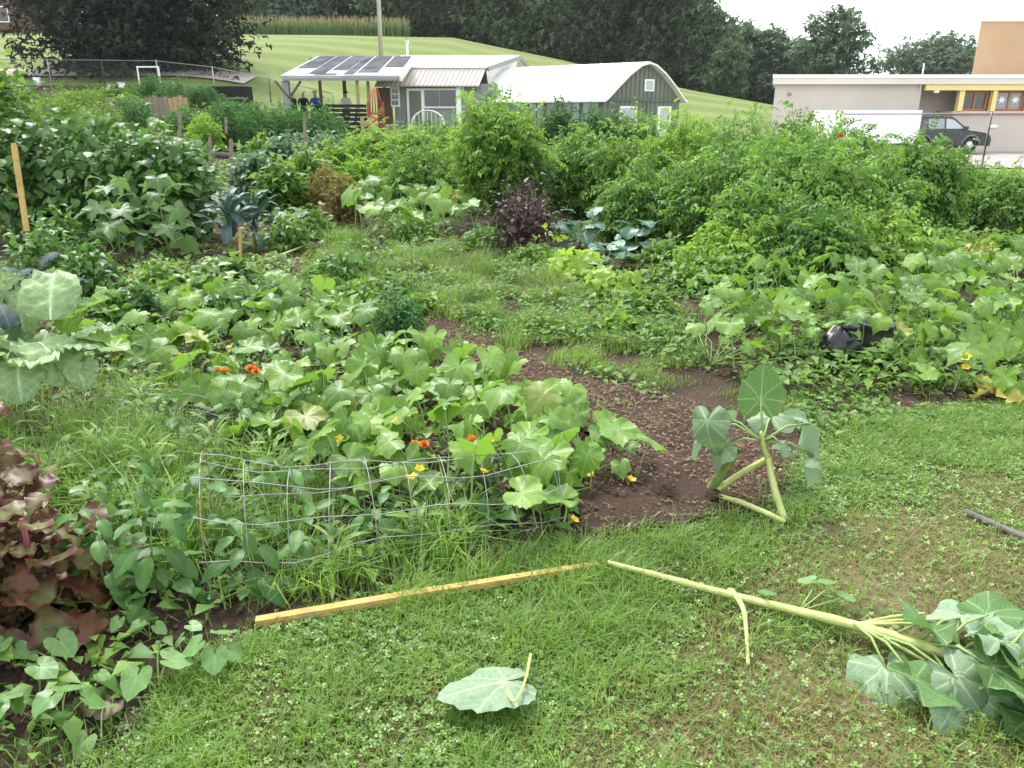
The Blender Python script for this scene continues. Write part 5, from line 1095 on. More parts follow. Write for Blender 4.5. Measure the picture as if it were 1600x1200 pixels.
# right-hand pumpkin patch
leaf_patch('pumpkin_plant', 'pumpkin plant', 'pumpkin plants in the right-hand bed', px_poly([(1075, 560), (1090, 500), (1180, 470), (1290, 450), (1400, 430), (1600, 420), (1760, 440), (1800, 600), (1600, 635), (1480, 625), (1400, 612), (1340, 585), (1275, 590), (1200, 575), (1130, 600)]), 560,
    [(1110, 570, 'low pumpkin plant at the left tip of the right-hand patch'), (1180, 515, 'pumpkin plant left of the black plastic bag'), (1270, 480, 'pumpkin plant behind the black plastic bag'), (1370, 470, 'pumpkin plant behind the dark pot'), (1430, 560, 'pumpkin plant right of the dark pot, nearest the lawn'), (1480, 480, 'pumpkin plant in the thick of the right-hand patch'), (1540, 560, 'pumpkin plant with yellowed leaves at its foot'), (1580, 480, 'pumpkin plant at the right edge below the yellowing plant'), (1680, 540, 'pumpkin plant reaching out of the picture at right')],
    L_SQUASH + L_SQUASHB * 2, .06, (.45, 1.2), 7, lambda x, y: .02 + .14 * float(sst(4.2, 5.4, y)), [(1210, 490, .3, FL_YB), (1510, 575, .2, FL_YB), (1510, 560, .25, FL_YB), (1330, 440, .3, FL_Y)])
leaf_patch('squash_plant', 'squash plant', 'squash plants in the left bed', px_poly([(545, 390), (560, 340), (640, 330), (760, 335), (770, 380), (680, 385)]), 70,
    [(590, 365, 'broad-leaved squash at the upper edge of the grass strip, left of two'), (700, 355, 'broad-leaved squash left of the purple basil')], L_SQUASH + L_SQUASHB, .14, (1.2, 2.0), 8, lambda x, y: .15)
# yellowed leaves at the foot of the pumpkin patch
t = thing('fallen_leaves', 'cluster of yellowed leaves lying at the front of the pumpkin patch', 'leaves', G(1555, 615)); YL = [polar(.085, K_SQUASH, 20, (.5, 1.0), cup=.3, wave=.15, serr=.1, seed=300 + i).mesh('yellow_leaf', ['yellow_leaf']) for i in range(2)]
for i, (px, py) in enumerate(((1540, 605), (1560, 612), (1582, 608), (1530, 618), (1575, 622))):
    q = G(px, py, .05); link('leaf', YL[i % 2], t, q - t.location, (random.uniform(.2, .9), random.uniform(-.4, .4), i * 1.3), random.uniform(.7, 1.1))
# collards at left edge
def place_leaf(par, me, pos, az, pitch, sc, roll=0.0): return link('leaf', me, par, Vector(pos) - par.location, (pitch, roll, az), sc)
c1 = thing('collard_plant', 'big pale collard with ruffled leaves at the left edge', 'collard', G(85, 600)); MB().tube([(0, 0, -.03), (0, 0, .35)], [.02, .015], 7).build('stem', 'white_rib', c1)
for i, (px, py, Y, az, pt, sc, k_) in enumerate(((80, 500, 3.85, .25, .35, .9, 0), (10, 545, 3.8, 2.3, -.1, .95, 2), (60, 535, 3.8, -2.2, -.55, .85, 1), (0, 560, 3.7, 2.7, -.3, .9, 0), (110, 560, 4.0, -.8, .1, .8, 0), (20, 560, 4.0, 1.2, .2, 1.0, 2), (60, 560, 3.9, .9, .3, .8, 1), (30, 560, 3.7, -2.7, -.5, .8, 1), (90, 550, 3.8, -1.6, -.3, .7, 0), (-20, 540, 4.0, .6, .4, 1.1, 0), (40, 520, 4.1, -.3, .5, .9, 2), (100, 560, 3.8, -2.0, -.7, .6, 1), (-10, 570, 3.7, 3.0, -.6, .8, 1), (50, 570, 3.7, -2.4, -.7, .7, 2), (20, 500, 4.2, .2, .6, .8, 2))):
    place_leaf(c1, L_COLL[k_], A(px, py, Y), az, pt, sc)
c2 = thing('bright_collard', 'bright yellow-green collard leaf cluster right of the big pale collard', 'collard', G(125, 575)); MB().tube([(0, 0, -.03), (0, 0, .3)], [.015, .01], 7).build('stem', 'white_rib', c2)
for px, py, Y, az, pt, sc in ((100, 510, 3.9, -1.05, -.1, .85), (130, 530, 3.9, -1.9, -.6, .55), (110, 520, 4.0, .4, .3, .5)): place_leaf(c2, L_COLLB[0], A(px, py, Y), az, pt, sc)
c3 = thing('dark_kale_plant', 'nearly black savoy kale behind the big pale collard', 'kale', G(30, 560)); MB().tube([(0, 0, -.03), (0, 0, .4)], [.02, .012], 7).build('stem', 'white_rib', c3)
for px, py, Y, az, pt, sc, k_ in ((15, 455, 4.1, -1.3, .1, 1.0, 0), (-10, 470, 4.0, 1.3, .0, 1.1, 1), (5, 460, 4.2, -.3, .2, .9, 0), (-5, 475, 3.9, -2.4, -.1, 1.0, 1), (25, 450, 4.3, .8, .2, .8, 0), (85, 440, 4.5, -1.0, .1, .8, 1), (60, 430, 4.6, -.2, .3, .8, 0)): place_leaf(c3, L_BKALE[k_], A(px, py, Y), az, pt, sc)
# red-leaved plants lower left
RG = 'red-leaved plants in the near left corner'
for px, py, n, h, sd, lab in ((-10, 870, 30, .80, 5, 'tall maroon lettuce rising highest at the left picture edge'), (-10, 1010, 30, .46, 1, 'red and olive lettuce at the left picture edge'), (75, 985, 36, .46, 2, 'maroon and green lettuce behind the heart-leaved seedlings'), (30, 915, 36, .64, 3, 'dark maroon lettuce behind the front two'), (110, 935, 20, .30, 4, 'small dark maroon lettuce beside the pepper plants')):
    g = random.Random(sd); t = thing('red_lettuce', lab, 'lettuce', G(px, py), 0, RG); MB().tube([(0, 0, -.03), (0, 0, h * .9)], [.014, .008], 6).build('stem', 'red_stem', t)
    for i in range(n):
        f = (i + .5) / n; a = i * 2.4 + g.uniform(-.3, .3); r = .02 + .05 * (1 - f)
        link('leaf', g.choice(L_RED if g.random() < (.85 if sd in (1, 2) else .5) else L_REDD), t, (-math.sin(a) * r, math.cos(a) * r, h * f * .9), (g.uniform(-.75, .15), g.uniform(-.3, .3), a), g.uniform(.7, 1.15) * (1.1 - .3 * f))
# peppers in and around the cage
PG = 'pepper plants around the wire cage'
for px, py, n, h, lab in ((175, 945, 26, .36, 'pepper plant with large drooping leaves beside the maroon lettuce'), (255, 940, 26, .38, 'pepper plant at the left mouth of the wire cage'), (395, 925, 22, .30, 'pepper plant inside the front of the wire cage'), (330, 850, 20, .34, 'pepper plant behind the left hoop of the wire cage'), (215, 855, 22, .36, 'pepper plant behind the two nearest peppers'), (480, 880, 16, .22, 'small pepper plant low inside the wire cage'), (380, 700, 20, .30, 'pepper plant behind the cage under the flattened wire'), (280, 690, 18, .28, 'pepper plant right of the tall weeds'), (590, 850, 14, .2, 'small leafy pepper in the middle of the wire cage'), (450, 800, 18, .26, 'pepper plant at the rear of the wire cage'), (760, 835, 14, .2, 'leafy pepper under the right end of the wire cage')):
    leafplant('pepper_plant', lab, 'pepper plant', G(px, py), L_PEPPER, int(n * 1.4), h * 1.05, .09, (.55, 1.1), PG, px, (.2, .7), 'stem', .006, .12)
leafplant('young_plant', 'pale yellow-green young plant standing above the maroon lettuce', 'plant', G(165, 880), L_PALE, 14, .37, .03, (.5, .75), None, 77, (.1, .4), 'stem', .005, .6)
NG = 'narrow-leaved weeds in the near left bed'
for px, py, n, h, lab in ((90, 720, 26, .30, 'narrow-leaved weed above the tallest maroon lettuce'), (170, 760, 28, .32, 'narrow-leaved weed beside the pale young plant'), (240, 780, 28, .30, 'narrow-leaved weed behind the pepper at the cage mouth'), (130, 660, 24, .28, 'narrow-leaved weed under the big pale collard'), (230, 680, 26, .28, 'narrow-leaved weed left of the flattened wire'), (340, 740, 26, .28, 'narrow-leaved weed just behind the rusty hoop'), (430, 760, 24, .26, 'narrow-leaved weed at the back of the cage'), (560, 800, 20, .22, 'narrow-leaved weed in the middle of the cage'), (520, 900, 18, .18, 'narrow-leaved weed at the front wires of the cage'), (660, 860, 18, .18, 'narrow-leaved weed under the front wires right of centre')):
    leafplant('narrow_weed', lab, 'weed', G(px, py), L_NARROW, n, h, .05, (.7, 1.2), NG, px + 5, (.3, .5), 'stem', .004, .1)
# heart-leaved seedlings
SG = 'heart-leaved seedlings in the near left corner'
SD = [(85, 1045, 3, 1.25, 'seedling with two large pale leaves below the maroon lettuce'), (65, 1095, 3, 1.0, 'seedling with two grey-green leaves at left of the dead leaf'), (100, 1140, 4, 1.1, 'seedling in front of the dead leaf, left of two'), (160, 1165, 2, 1.0, 'seedling in front of the dead leaf, right of two'), (250, 1085, 4, 1.1, 'seedling with pale leaves right of the dead leaf'), (345, 1045, 5, 1.0, 'five-leaved seedling at the corner of the wire cage'), (150, 1080, 3, .65, 'small yellow-green seedling above the dead leaf'), (25, 1045, 4, .95, 'seedling at the left edge under the red lettuce'), (8, 1145, 3, .9, 'bright seedling cut by the left picture edge'), (205, 990, 4, .75, 'seedling with upright pale leaves right of the small maroon lettuce'), (235, 1000, 4, .7, 'small seedling at the foot of the pepper plants'), (70, 960, 4, .7, 'seedling growing up among the red lettuce leaves'), (300, 1010, 3, .7, 'small seedling between cage corner and peppers')]
for px, py, n, s, lab in SD:
    g = random.Random(px * 3 + 1); t = thing('seedling', lab, 'seedling', G(px, py), 0, SG)
    MB().tube([(0, 0, -.01), (.003, 0, .04 * s)], .003, 5).build('stem', 'petiole', t)
    for i in range(n): a = i * 6.283 / n + g.uniform(-.5, .5); link('leaf', L_SEED[i % 3], t, (0, 0, .005), (g.uniform(-.5, 0), 0, a), s * g.uniform(.85, 1.1))
dl = blade(.17, .11, prof_ovate, 9, 6, -.25, .5, .12, 2.6, .25, .15, 9).mesh('dead_leaf', ['dead_leaf'])
for px, py, az, sc, lab in ((185, 1112, 1.1, .85, 'crumpled grey-brown dead leaf lying among the seedlings'), (165, 985, -.6, .7, 'small mauve-brown dead leaf under the pepper plants')):
    o = link('dead_leaf', dl, None, G(px, py, .035), (0, .1, az), sc); tag(o, lab, 'leaf')
# marigolds
MG = 'orange marigolds'
for px, py, z, nf, lab in ((352, 652, .27, 2, 'orange marigold, left of the pair behind the cage'), (402, 657, .27, 3, 'orange marigold, right of the pair behind the cage'), (667, 785, .26, 2, 'orange marigold blooming inside the cage beside a yellow flower'), (742, 782, .26, 2, 'orange marigold blooming near the right end of the cage')):
    g = random.Random(px); t = thing('marigold', lab, 'marigold', G(px, py), 0, MG); mb = MB()
    for i in range(nf):
        e = (g.uniform(-.05, .05), g.uniform(-.03, .03), z + g.uniform(0, .03)); mb.tube([(0, 0, 0), (e[0] * .5, e[1] * .5, z * .6), e], .0025, 5); link('flower', FL_M, t, e, (-.35, g.uniform(-.3, .3), g.uniform(0, 6)), g.uniform(.9, 1.2))
    mb.build('stem', 'stem', t); m = Mass(); mound(m, T_SMALL, 160, (0, 0, .06), (.09, .09, .06), np.random.default_rng(px), .3, .2, 0, (.6, 1.1)); m.build('foliage', ['tomato_deep'], t)

# ------------------------------------------------------------------ wire cages
def cage(label, a, b, rad, hoops, longs, z0, mats, seed, squash=.96, wire=.0019, taper=0.0):
    g = random.Random(seed); a = Vector(a); b = Vector(b); ax = (b - a); L = ax.length; d = ax.normalized(); n = Vector((-d.y, d.x, 0)); t = thing('wire_cage', label, 'tomato cage', (a.x, a.y, 0))
    def P(f, th, j=0.0):
        c = a + ax * f - Vector((a.x, a.y, 0)); r = rad * (1 + j) * (1 - taper * f); c = c + n * .035 * math.sin(9 * f + seed) + Vector((0, 0, -.035 * math.sin(math.pi * max(0, min(1, f))) * (1 + math.cos(th)) + .012 * math.sin(17 * f + 3 * th))); return c + n * math.sin(th) * r + Vector((0, 0, z0 + rad * (1 - taper * f) * squash + math.cos(th) * r * squash))
    for i in range(hoops):
        f = i / (hoops - 1); j = g.uniform(-.05, .05); sk = g.uniform(-.02, .02); ph = g.uniform(0, .6)
        MB().tube([P(f + sk * math.sin(th + ph), th, j + .03 * math.sin(2 * th + ph)) for th in np.linspace(0, 2 * math.pi, 25)], wire, 5, cap=False).build('hoop', mats[0] if i else mats[1], t)
    for k_ in range(longs):
        th = 2 * math.pi * k_ / longs + .25; MB().tube([P(f, th + .06 * math.sin(5 * f + k_), .03 * math.sin(7 * f + k_ * 2)) for f in np.linspace(-.02, 1.02, 14)], wire, 5, cap=False).build('wire', mats[0], t)
    return t
cage('bent wire tomato cage lying on its side along the front of the bed', (-1.10, 2.47, 0), (.14, 2.86, 0), .235, 10, 9, .0, ('galv', 'rusty'), 3, taper=.26)
cage('second wire cage lying flat behind, half buried in squash leaves', (-2.2, 3.95, 0), (-1.15, 3.75, 0), .21, 8, 8, .05, ('galv', 'rusty'), 4, squash=.38, wire=.0016)
# ------------------------------------------------------------------ things lying on the lawn
def lying(name, label, cat, pts, rad, mat, n=8):
    t = thing(name, label, cat, pts[0]); P = [Vector(p) - Vector(pts[0]) for p in pts]; MB().tube(P, rad, n).build('shaft', mat, t); return t
a_, b_ = G(400, 972, .03), G(935, 883, .055); t = thing('long_stake', 'long yellow wooden stake lying on the grass below the cage', 'stake', a_)
MB().bar((0, 0, 0), (b_ - a_) * .5 + Vector((0, 0, .004)), .030, .026).bar((b_ - a_) * .5 + Vector((0, 0, .004)), b_ - a_, .026, .022).build('shaft', 'stake_wood', t)
lying('grey_pipe', 'dark grey pipe lying across the lawn at the right edge', 'pipe', [G(1508, 800, .025), G(1600, 840, .025), G(1750, 905, .025)], .016, 'pipe_grey')
# loose leaf in the foreground
big = lambda i, cup, wave, td, R_=.15: polar(R_, K_HEART, 34, (.25, .5, .75, 1.0), cup=cup, wave=wave, wk=4, serr=.06, lobe=48, gap=9, seed=400 + i, tipdroop=td, crink=.085)
t = thing('fallen_leaf', 'single large heart-shaped leaf with curved stalk lying on the clover lawn', 'leaf', G(775, 1115)); bl = big(0, -.12, .05, .05, .145); bl.V[:, 0] *= .84; bl.V[:, 1] *= np.where(bl.V[:, 1] > 0, 1.18, 1); bl.V[:, 2] -= .8 * np.maximum(0, bl.V[:, 0]) ** 1.15 - .9 * np.maximum(0, -bl.V[:, 0] - .0) ** 1.2 * .6 - .02
o = link('blade', bl.mesh('blade', ['sunflower_wilted']), t, (.02, .02, .08), (.06, -.28, 1.85)); 
q = [t.location + Vector((.02, .02, .083)), G(803, 1096, .11), G(821, 1062, .10), G(829, 1022, .07)]; ribbed([x - t.location for x in q], [.003, .0035, .004, .0055], 8, 5, 9).build('stalk', 'sun_stalk', t)
# broken sunflower, still partly upright
sf = thing('broken_sunflower', 'snapped sunflower with one upright leaf and wilted leaves round it', 'sunflower', G(1108, 778)); o0 = sf.location
LP = lambda pts: [Vector(p) - o0 for p in pts]
ribbed(LP([G(1102, 775, .0), A(1128, 738, 3.02), A(1150, 708, 2.98)]), [.021, .020, .018]).build('stump', 'sun_stalk_green', sf)
ribbed(LP([G(1112, 772, .02), A(1150, 745, 3.02), A(1200, 716, 3.0)]), [.013, .014, .014], seed=2).build('stalk', 'sun_stalk', sf)
ribbed(LP([G(1112, 772, .03), G(1165, 788, .05), G(1225, 815, .035)]), [.012, .012, .013], seed=3).build('stalk', 'sun_stalk', sf)
ribbed(LP([G(1226, 812, .03), A(1211, 768, 2.86), A(1200, 716, 2.92)]), [.015, .0145, .013], seed=4).build('stalk', 'sun_stalk', sf)
ribbed(LP([A(1201, 720, 2.94), A(1193, 695, 2.95), A(1190, 676, 2.95)]), [.014, .012, .009], seed=5).build('stalk', 'sun_stalk', sf)
MB().tube(LP([G(1172, 764, .02), G(1140, 735, .02)]), [.005, .004], 5).build('stalk', 'sun_stalk', sf)
hub = A(1192, 690, 2.95)
UPL = [big(i, [.1, -.25, -.3, -.2, -.35][i], [.04, .17, .15, .19, .16][i], [.1, .5, .6, .4, .7][i], .13).mesh('blade', ['sunflower' if i == 0 else 'sunflower_wilted']) for i in range(5)]
def sun_leaf(par, start, end, me, rot, sc, r=.005, mid=.03):
    lf = MB().tube([Vector(start) - par.location, Vector(start).lerp(Vector(end), .5) + Vector((0, 0, mid)) - par.location, Vector(end) - par.location], [r * 1.2, r, r * .8], 5).build('leaf_stalk', 'petiole', par)
    o = link('blade', me, lf, Vector(end) - par.location, rot, sc); return lf
sun_leaf(sf, hub, A(1189, 622, 2.98), UPL[0], (R(78), .05, .0), 1.0, .006, 0)
sun_leaf(sf, hub, A(1118, 652, 3.05), UPL[1], (-.5, .3, 1.25), 1.1)
sun_leaf(sf, hub, A(1105, 658, 2.9), UPL[2], (-1.1, .2, 2.5), .85)
sun_leaf(sf, hub, A(1265, 662, 2.95), UPL[3], (-.9, -.2, -1.6), 1.1)
sun_leaf(sf, hub, A(1275, 715, 2.9), UPL[4], (-.6, .3, -1.3), .75)
sun_leaf(sf, hub, A(1205, 650, 3.15), UPL[1], (.35, -.1, -.5), 1.0)
sun_leaf(sf, hub, A(1130, 700, 2.95), UPL[2], (-.7, -.3, 1.9), .6)
sun_leaf(sf, hub, A(1222, 695, 2.9), UPL[3], (-.3, .2, -2.2), .4)
# felled sunflower: long stalk and heap of wilted leaves
fs = thing('felled_sunflower', 'long felled sunflower stalk with heap of wilted leaves at lower right', 'sunflower', G(955, 881, .03)); o0 = fs.location
stk = [G(952, 880, .085), G(1050, 905, .065), G(1150, 932, .05), G(1300, 968, .06), G(1400, 996, .07), G(1485, 1024, .09), G(1570, 1055, .10)]
ribbed(LP(stk), [.010, .0115, .0135, .016, .0185, .017, .012], seed=6).build('stalk', 'sun_stalk', fs)
ribbed(LP([G(1142, 922, .06), G(1160, 948, .05), G(1166, 985, .03), G(1169, 1038, .02)]), [.012, .009, .007, .006], 10, 5, 7).build('side_shoot', 'sun_stalk', fs)
hubp = G(1335, 975, .07)
WL = [big(10 + i, [-.15, .2, -.3, .3, -.2, .1][i], [.15, .19, .13, .17, .2, .15][i], [.3, .1, .5, 0, .4, .6][i], .15).mesh('blade', ['sunflower_wilted' if i % 2 == 0 else 'sunflower']) for i in range(6)]
for (sx, sy), (ex, ey, ez), k_, rot, sc in (((1335, 975), (1385, 1045, .06), 0, (-.15, .1, 2.75), .95), ((1340, 978), (1430, 1060, .09), 1, (-.3, -.2, -2.4), .75), ((1350, 985), (1495, 1060, .10), 2, (-.5, .5, -2.9), .95), ((1440, 1005), (1555, 1045, .14), 3, (-.3, .2, -2.2), .9), ((1440, 1000), (1500, 965, .14), 4, (.3, -.2, -.5), .8), ((1470, 1010), (1545, 960, .16), 5, (.5, .1, -1.3), .7), ((1480, 1020), (1585, 1080, .10), 0, (-.4, -.5, -2.0), .95), ((1400, 990), (1460, 985, .14), 1, (.1, .4, .6), .7), ((1560, 1050), (1600, 985, .16), 2, (.2, .2, -.9), .8), ((1560, 1050), (1620, 1060, .15), 3, (-.2, -.3, -1.6), .9), ((1520, 1035), (1530, 1090, .05), 4, (-.4, .3, 2.9), .85), ((1450, 1010), (1490, 1100, .05), 2, (-.2, -.4, -2.9), .8), ((1580, 1060), (1610, 1120, .05), 5, (-.3, .2, -2.5), .8), ((1500, 1020), (1560, 1000, .20), 4, (-.1, .3, -.2), .6)):
    sun_leaf(fs, G(sx, sy, .08), G(ex, ey, ez), WL[k_], rot, sc, .0045, .03)
MB().tube(LP([G(1570, 1055, .1), A(1600, 1040, 1.95), A(1640, 1010, 2.0)]), [.011, .010, .009], 7).build('stalk', 'sun_stalk', fs)
for e in ((1445, 958, .14), (1470, 968, .13), (1478, 978, .10), (1440, 1030, .05), (1465, 1045, .06)): MB().tube(LP([G(1338, 976, .07), G((1338 + e[0]) / 2, (976 + e[1]) / 2 - 3, .10), G(*e)]), [.006, .005, .004], 6).build('leaf_stalk', 'sun_stalk', fs)
for e, rz in (((1295, 918, .10), .4), ((1312, 935, .07), -1.2), ((1275, 912, .09), 1.3), ((1200, 935, .07), .2)):
    st = MB().tube(LP([G(1248, 955, .06) if e[0] > 1210 else G(1195, 940, .06), G(*e)]), [.003, .002], 5).build('leaf_stalk', 'petiole', fs); link('blade', L_SEED[0], st, G(*e) - Vector((0, 0, .07)) - fs.location, (.1, .1, rz), .8)
# black plastic bag and dark pot in the pumpkin patch
t = thing('plastic_bag', 'crumpled black plastic bag among pumpkin leaves', 'bag', G(1308, 574)); V = []; F = []; nu, nv = 26, 15; g = np.random.default_rng(2)
for i in range(nv + 1):
    f = i / nv
    for j in range(nu):
        a = 2 * math.pi * j / nu; r = .125 * (math.sin(math.pi * min(1, f * .93 + .07)) ** .55) * (1 + .16 * math.sin(3 * a + 5 * f) + .10 * math.sin(7 * a - 9 * f) + .09 * g.normal()); V.append((r * math.cos(a), r * .8 * math.sin(a), .02 + .25 * f + .012 * g.normal() - .03 * math.cos(a) * f))
for i in range(nv):
    for j in range(nu): a = i * nu + j; b2 = i * nu + (j + 1) % nu; F.append((a, b2, b2 + nu, a + nu))
F.append(tuple(range(nv * nu, nv * nu + nu))); MB().add(V, F, 0, True).build('sack', 'black_plastic', t); MB().tube([(0, 0, .25), (.03, -.02, .29), (.08, -.03, .27)], [.015, .028, .02], 6).build('knot', 'black_plastic', t)
t = thing('dark_pot', 'dark rounded plant pot beside the black plastic bag', 'pot', G(1362, 562)); prof_ = [(.0, .02), (.11, .02), (.135, .12), (.14, .22), (.13, .28), (.145, .285), (.145, .31), (.12, .31), (.115, .26), (0, .26)]; n = 18
V = [(r * math.cos(2 * math.pi * j / n), r * math.sin(2 * math.pi * j / n), z) for r, z in [(a * .8, b * .85) for a, b in prof_] for j in range(n)]; MB().add(V, [(i * n + j, i * n + (j + 1) % n, (i + 1) * n + (j + 1) % n, (i + 1) * n + j) for i in range(len(prof_) - 1) for j in range(n)], 0, True).build('body', 'dark_pot', t); MB().tube([(0, 0, .205), (0, 0, .222)], .09, 14).build('earth', 'soil', t)
a_ = G(640, 549, .05); o = MB().box(-.06, .08, -.03, .03, 0, .012).build('pale_board', 'white_trim', None, a_, (0, 0, .2)); tag(o, 'small pale board scrap at the start of the mulch path', 'board')
lying('dry_stalk', 'pale dry stalk lying across the far end of the mulch path', 'stalk', [G(395, 412, .08), G(440, 398, .10), G(485, 380, .14)], [.012, .012, .009], 'sun_stalk', 6)

# ------------------------------------------------------------------ lawn, grass strip, weeds, mulch chips
m = Mass(); n = 780000
x = rng.uniform(-1.9, 5.4, n); y = 1.0 + 3.45 * rng.random(n) ** 1.15
jx, jy = x + rng.normal(0, .05, n), y + rng.normal(0, .05, n); keep = inpoly(jx, jy, LAWN) & ((np.abs(x) < .70 * y + .15) | (rng.random(n) < .38) & (np.abs(x) < .72 * y + 2.2))
den = .55 + .75 * (vnoise(x, y, 3.0) - .3) + .5 * (vnoise(x, y, 9.0) - .5)
den -= worn(x, y)
keep &= rng.random(n) < np.clip(den * 1.15 + .05, .12, 1); x, y = x[keep], y[keep]; n = len(x)
dry = np.clip(1.1 - den[keep], 0, 1)
kind = rng.random(n); isclo = kind < .34 + .3 * (vnoise(x, y, 1.3) - .5)
gx_, gy_ = x[~isclo], y[~isclo]; k = len(gx_); isd = rng.random(k) < .08 + .30 * dry[~isclo] ** 2
hg = rng.uniform(.02, .055, k) * (1 + 1.0 * np.exp(-((gx_ - .2) ** 2 + (gy_ - 2.55) ** 2) / .35)); wg = rng.uniform(.0024, .0052, k)
clp = vnoise(gx_, gy_, 11.0); hg = hg * (.55 + 1.0 * clp ** 1.5 + .5 * vnoise(gx_, gy_, 3.1)); tl = np.clip(.45 * clp + .45 * vnoise(gx_, gy_, 4.0) + rng.normal(0, .2, k), 0, 1)
for mi, sel in ((0, ~isd), (2, isd)): grass(m, gx_[sel], gy_[sel], np.full(sel.sum(), .010), hg[sel] * (1 if mi == 0 else .55), wg[sel] * (1 if mi == 0 else .75), rng, mi, tl[sel], .85 if mi == 0 else 1.8)
cx_, cy_ = x[isclo], y[isclo]; k = len(cx_)
clo = join(*[Tpl([(0, 0, 0), (-.0045, .006, .001), (0, .0105, 0), (.0045, .006, .001)], [(0, 3, 2), (0, 2, 1)], [(0, .5), (.5, 0), (1, .5), (.5, 1)]).rot((.15, 0, a)) for a in (0, 2.1, 4.2)])
nrm = np.tile([0, 0, 1.0], (k, 1)) + rand_dirs(k) * .45; Rm = frames(np.cross(nrm, rand_dirs(k)), nrm)
m.add(clo, np.stack([cx_, cy_, rng.uniform(.014, .034, k)], 1), Rm, rng.uniform(.75, 1.35, k), rng.random(k), 1)
nt_ = 560000; x = rng.uniform(-1.9, 5.4, nt_); y = 1.0 + 3.45 * rng.random(nt_) ** 1.15; k = inpoly(x, y, LAWN) & (np.abs(x) < .72 * y + 2.0) & (rng.random(nt_) < np.clip(.30 + 1.1 * vnoise(x, y, 8.0) * np.clip(worn(x, y) * 2.0, .2, 1) - .6 * (vnoise(x, y, 5.0) > .72), 0, 1)); x, y = x[k], y[k]; nt_ = len(x)
sl = Tpl([(-.5, 0, 0), (.5, 0, 0), (0, 1, .35)], [(0, 1, 2)], [(0, 0), (0, 1), (1, .5)])        # matted thatch
a = rng.random(nt_) * 6.283; yd = np.stack([np.cos(a), np.sin(a), rng.uniform(-.1, .6, nt_)], 1); Rm = frames(yd, np.tile([0, 0, 1.0], (nt_, 1))); Rm[:, :, 0] *= .16
tt = rng.random(nt_); od = rng.random(nt_) < .35 + .25 * worn(x, y)
for mi, sel in ((3, ~od), (2, od)): m.add(sl, np.stack([x, y, np.full(nt_, .010)], 1)[sel], Rm[sel], rng.uniform(.014, .036, nt_)[sel], tt[sel], mi)
tag(m.build('lawn_grass', ['lawn', 'clover', 'dry_grass', 'olive_grass']), 'clover and short grass of the foreground lawn', 'grass')
# mid grass strip
STRIP = px_poly([(480, 440), (500, 400), (560, 385), (680, 392), (770, 392), (860, 425), (960, 490), (1060, 490), (1085, 560), (1130, 610), (1330, 625), (1480, 640), (1400, 665), (1330, 690), (1180, 655), (1000, 615), (880, 575), (790, 540), (700, 495), (650, 500), (600, 480), (520, 470)])
m = Mass(); n = 330000; x = rng.uniform(-4.5, 3.2, n); y = rng.uniform(3.6, 11.5, n); keep = inpoly(x + rng.normal(0, .10, n), y + rng.normal(0, .10, n), STRIP); cl = vnoise(x, y, 1.6); cc = vnoise(x, y, 5.5); keep &= rng.random(n) < np.clip((cc - .30) * 2.6 + .25 * cl, .10, 1)
x, y, cl = x[keep], y[keep], cl[keep]; n = len(x); short = sst(5.6, 4.3, y)
c2 = vnoise(x, y, 5.5); far_ = sst(5.5, 9.0, y); h = rng.uniform(.04, .15, n) * (.25 + .6 * cl + 1.5 * c2 ** 2) * (1 - .65 * short); tn = np.clip(.55 * c2 + .5 * vnoise(x, y, 2.3) + rng.normal(0, .2, n) - .05, 0, 1); dr = rng.random(n) < .06 + .22 * (vnoise(x, y, 1.7) > .62)
for mi, sel in ((0, ~dr), (1, dr)): grass(m, x[sel], y[sel], np.full(sel.sum(), .01), h[sel], rng.uniform(.003, .008, sel.sum()) * (1 - .4 * short[sel]), rng, mi, tn[sel], 1.0)
q = rng.random(n) < .40 * (vnoise(x, y, 2.8) > .45); xx, yy = x[q] + rng.normal(0, .03, q.sum()), y[q] + rng.normal(0, .03, q.sum()); k = len(xx); up = np.tile([0, 0, 1.0], (k, 1)) + rand_dirs(k) * .4
m.add(T_SMALL[0], np.stack([xx, yy, .02 + rng.random(k) * .12 * (1 - .7 * short[q])], 1), frames(rand_dirs(k) * np.array([1, 1, .3]), up), rng.uniform(.7, 2.0, k), rng.random(k), 2)
tag(m.build('strip_grass', ['grass', 'dry_grass', 'weed']), 'long unmown grass strip between the beds', 'grass')
def tuft(label, px, py, n, h, r, wd, mat, sd, name='grass_tuft', group='grass tufts among the beds', lean=.9):
    g = np.random.default_rng(sd); t = thing(name, label, 'grass', G(px, py), 0, group); m = Mass(); a = g.random(n) * 6.283; q = r * g.random(n) ** .6
    grass(m, q * np.cos(a), q * np.sin(a), np.zeros(n), g.uniform(.6, 1.1, n) * h, g.uniform(.7, 1.2, n) * wd, g, 0, None, lean); m.build('blades', [mat], t)
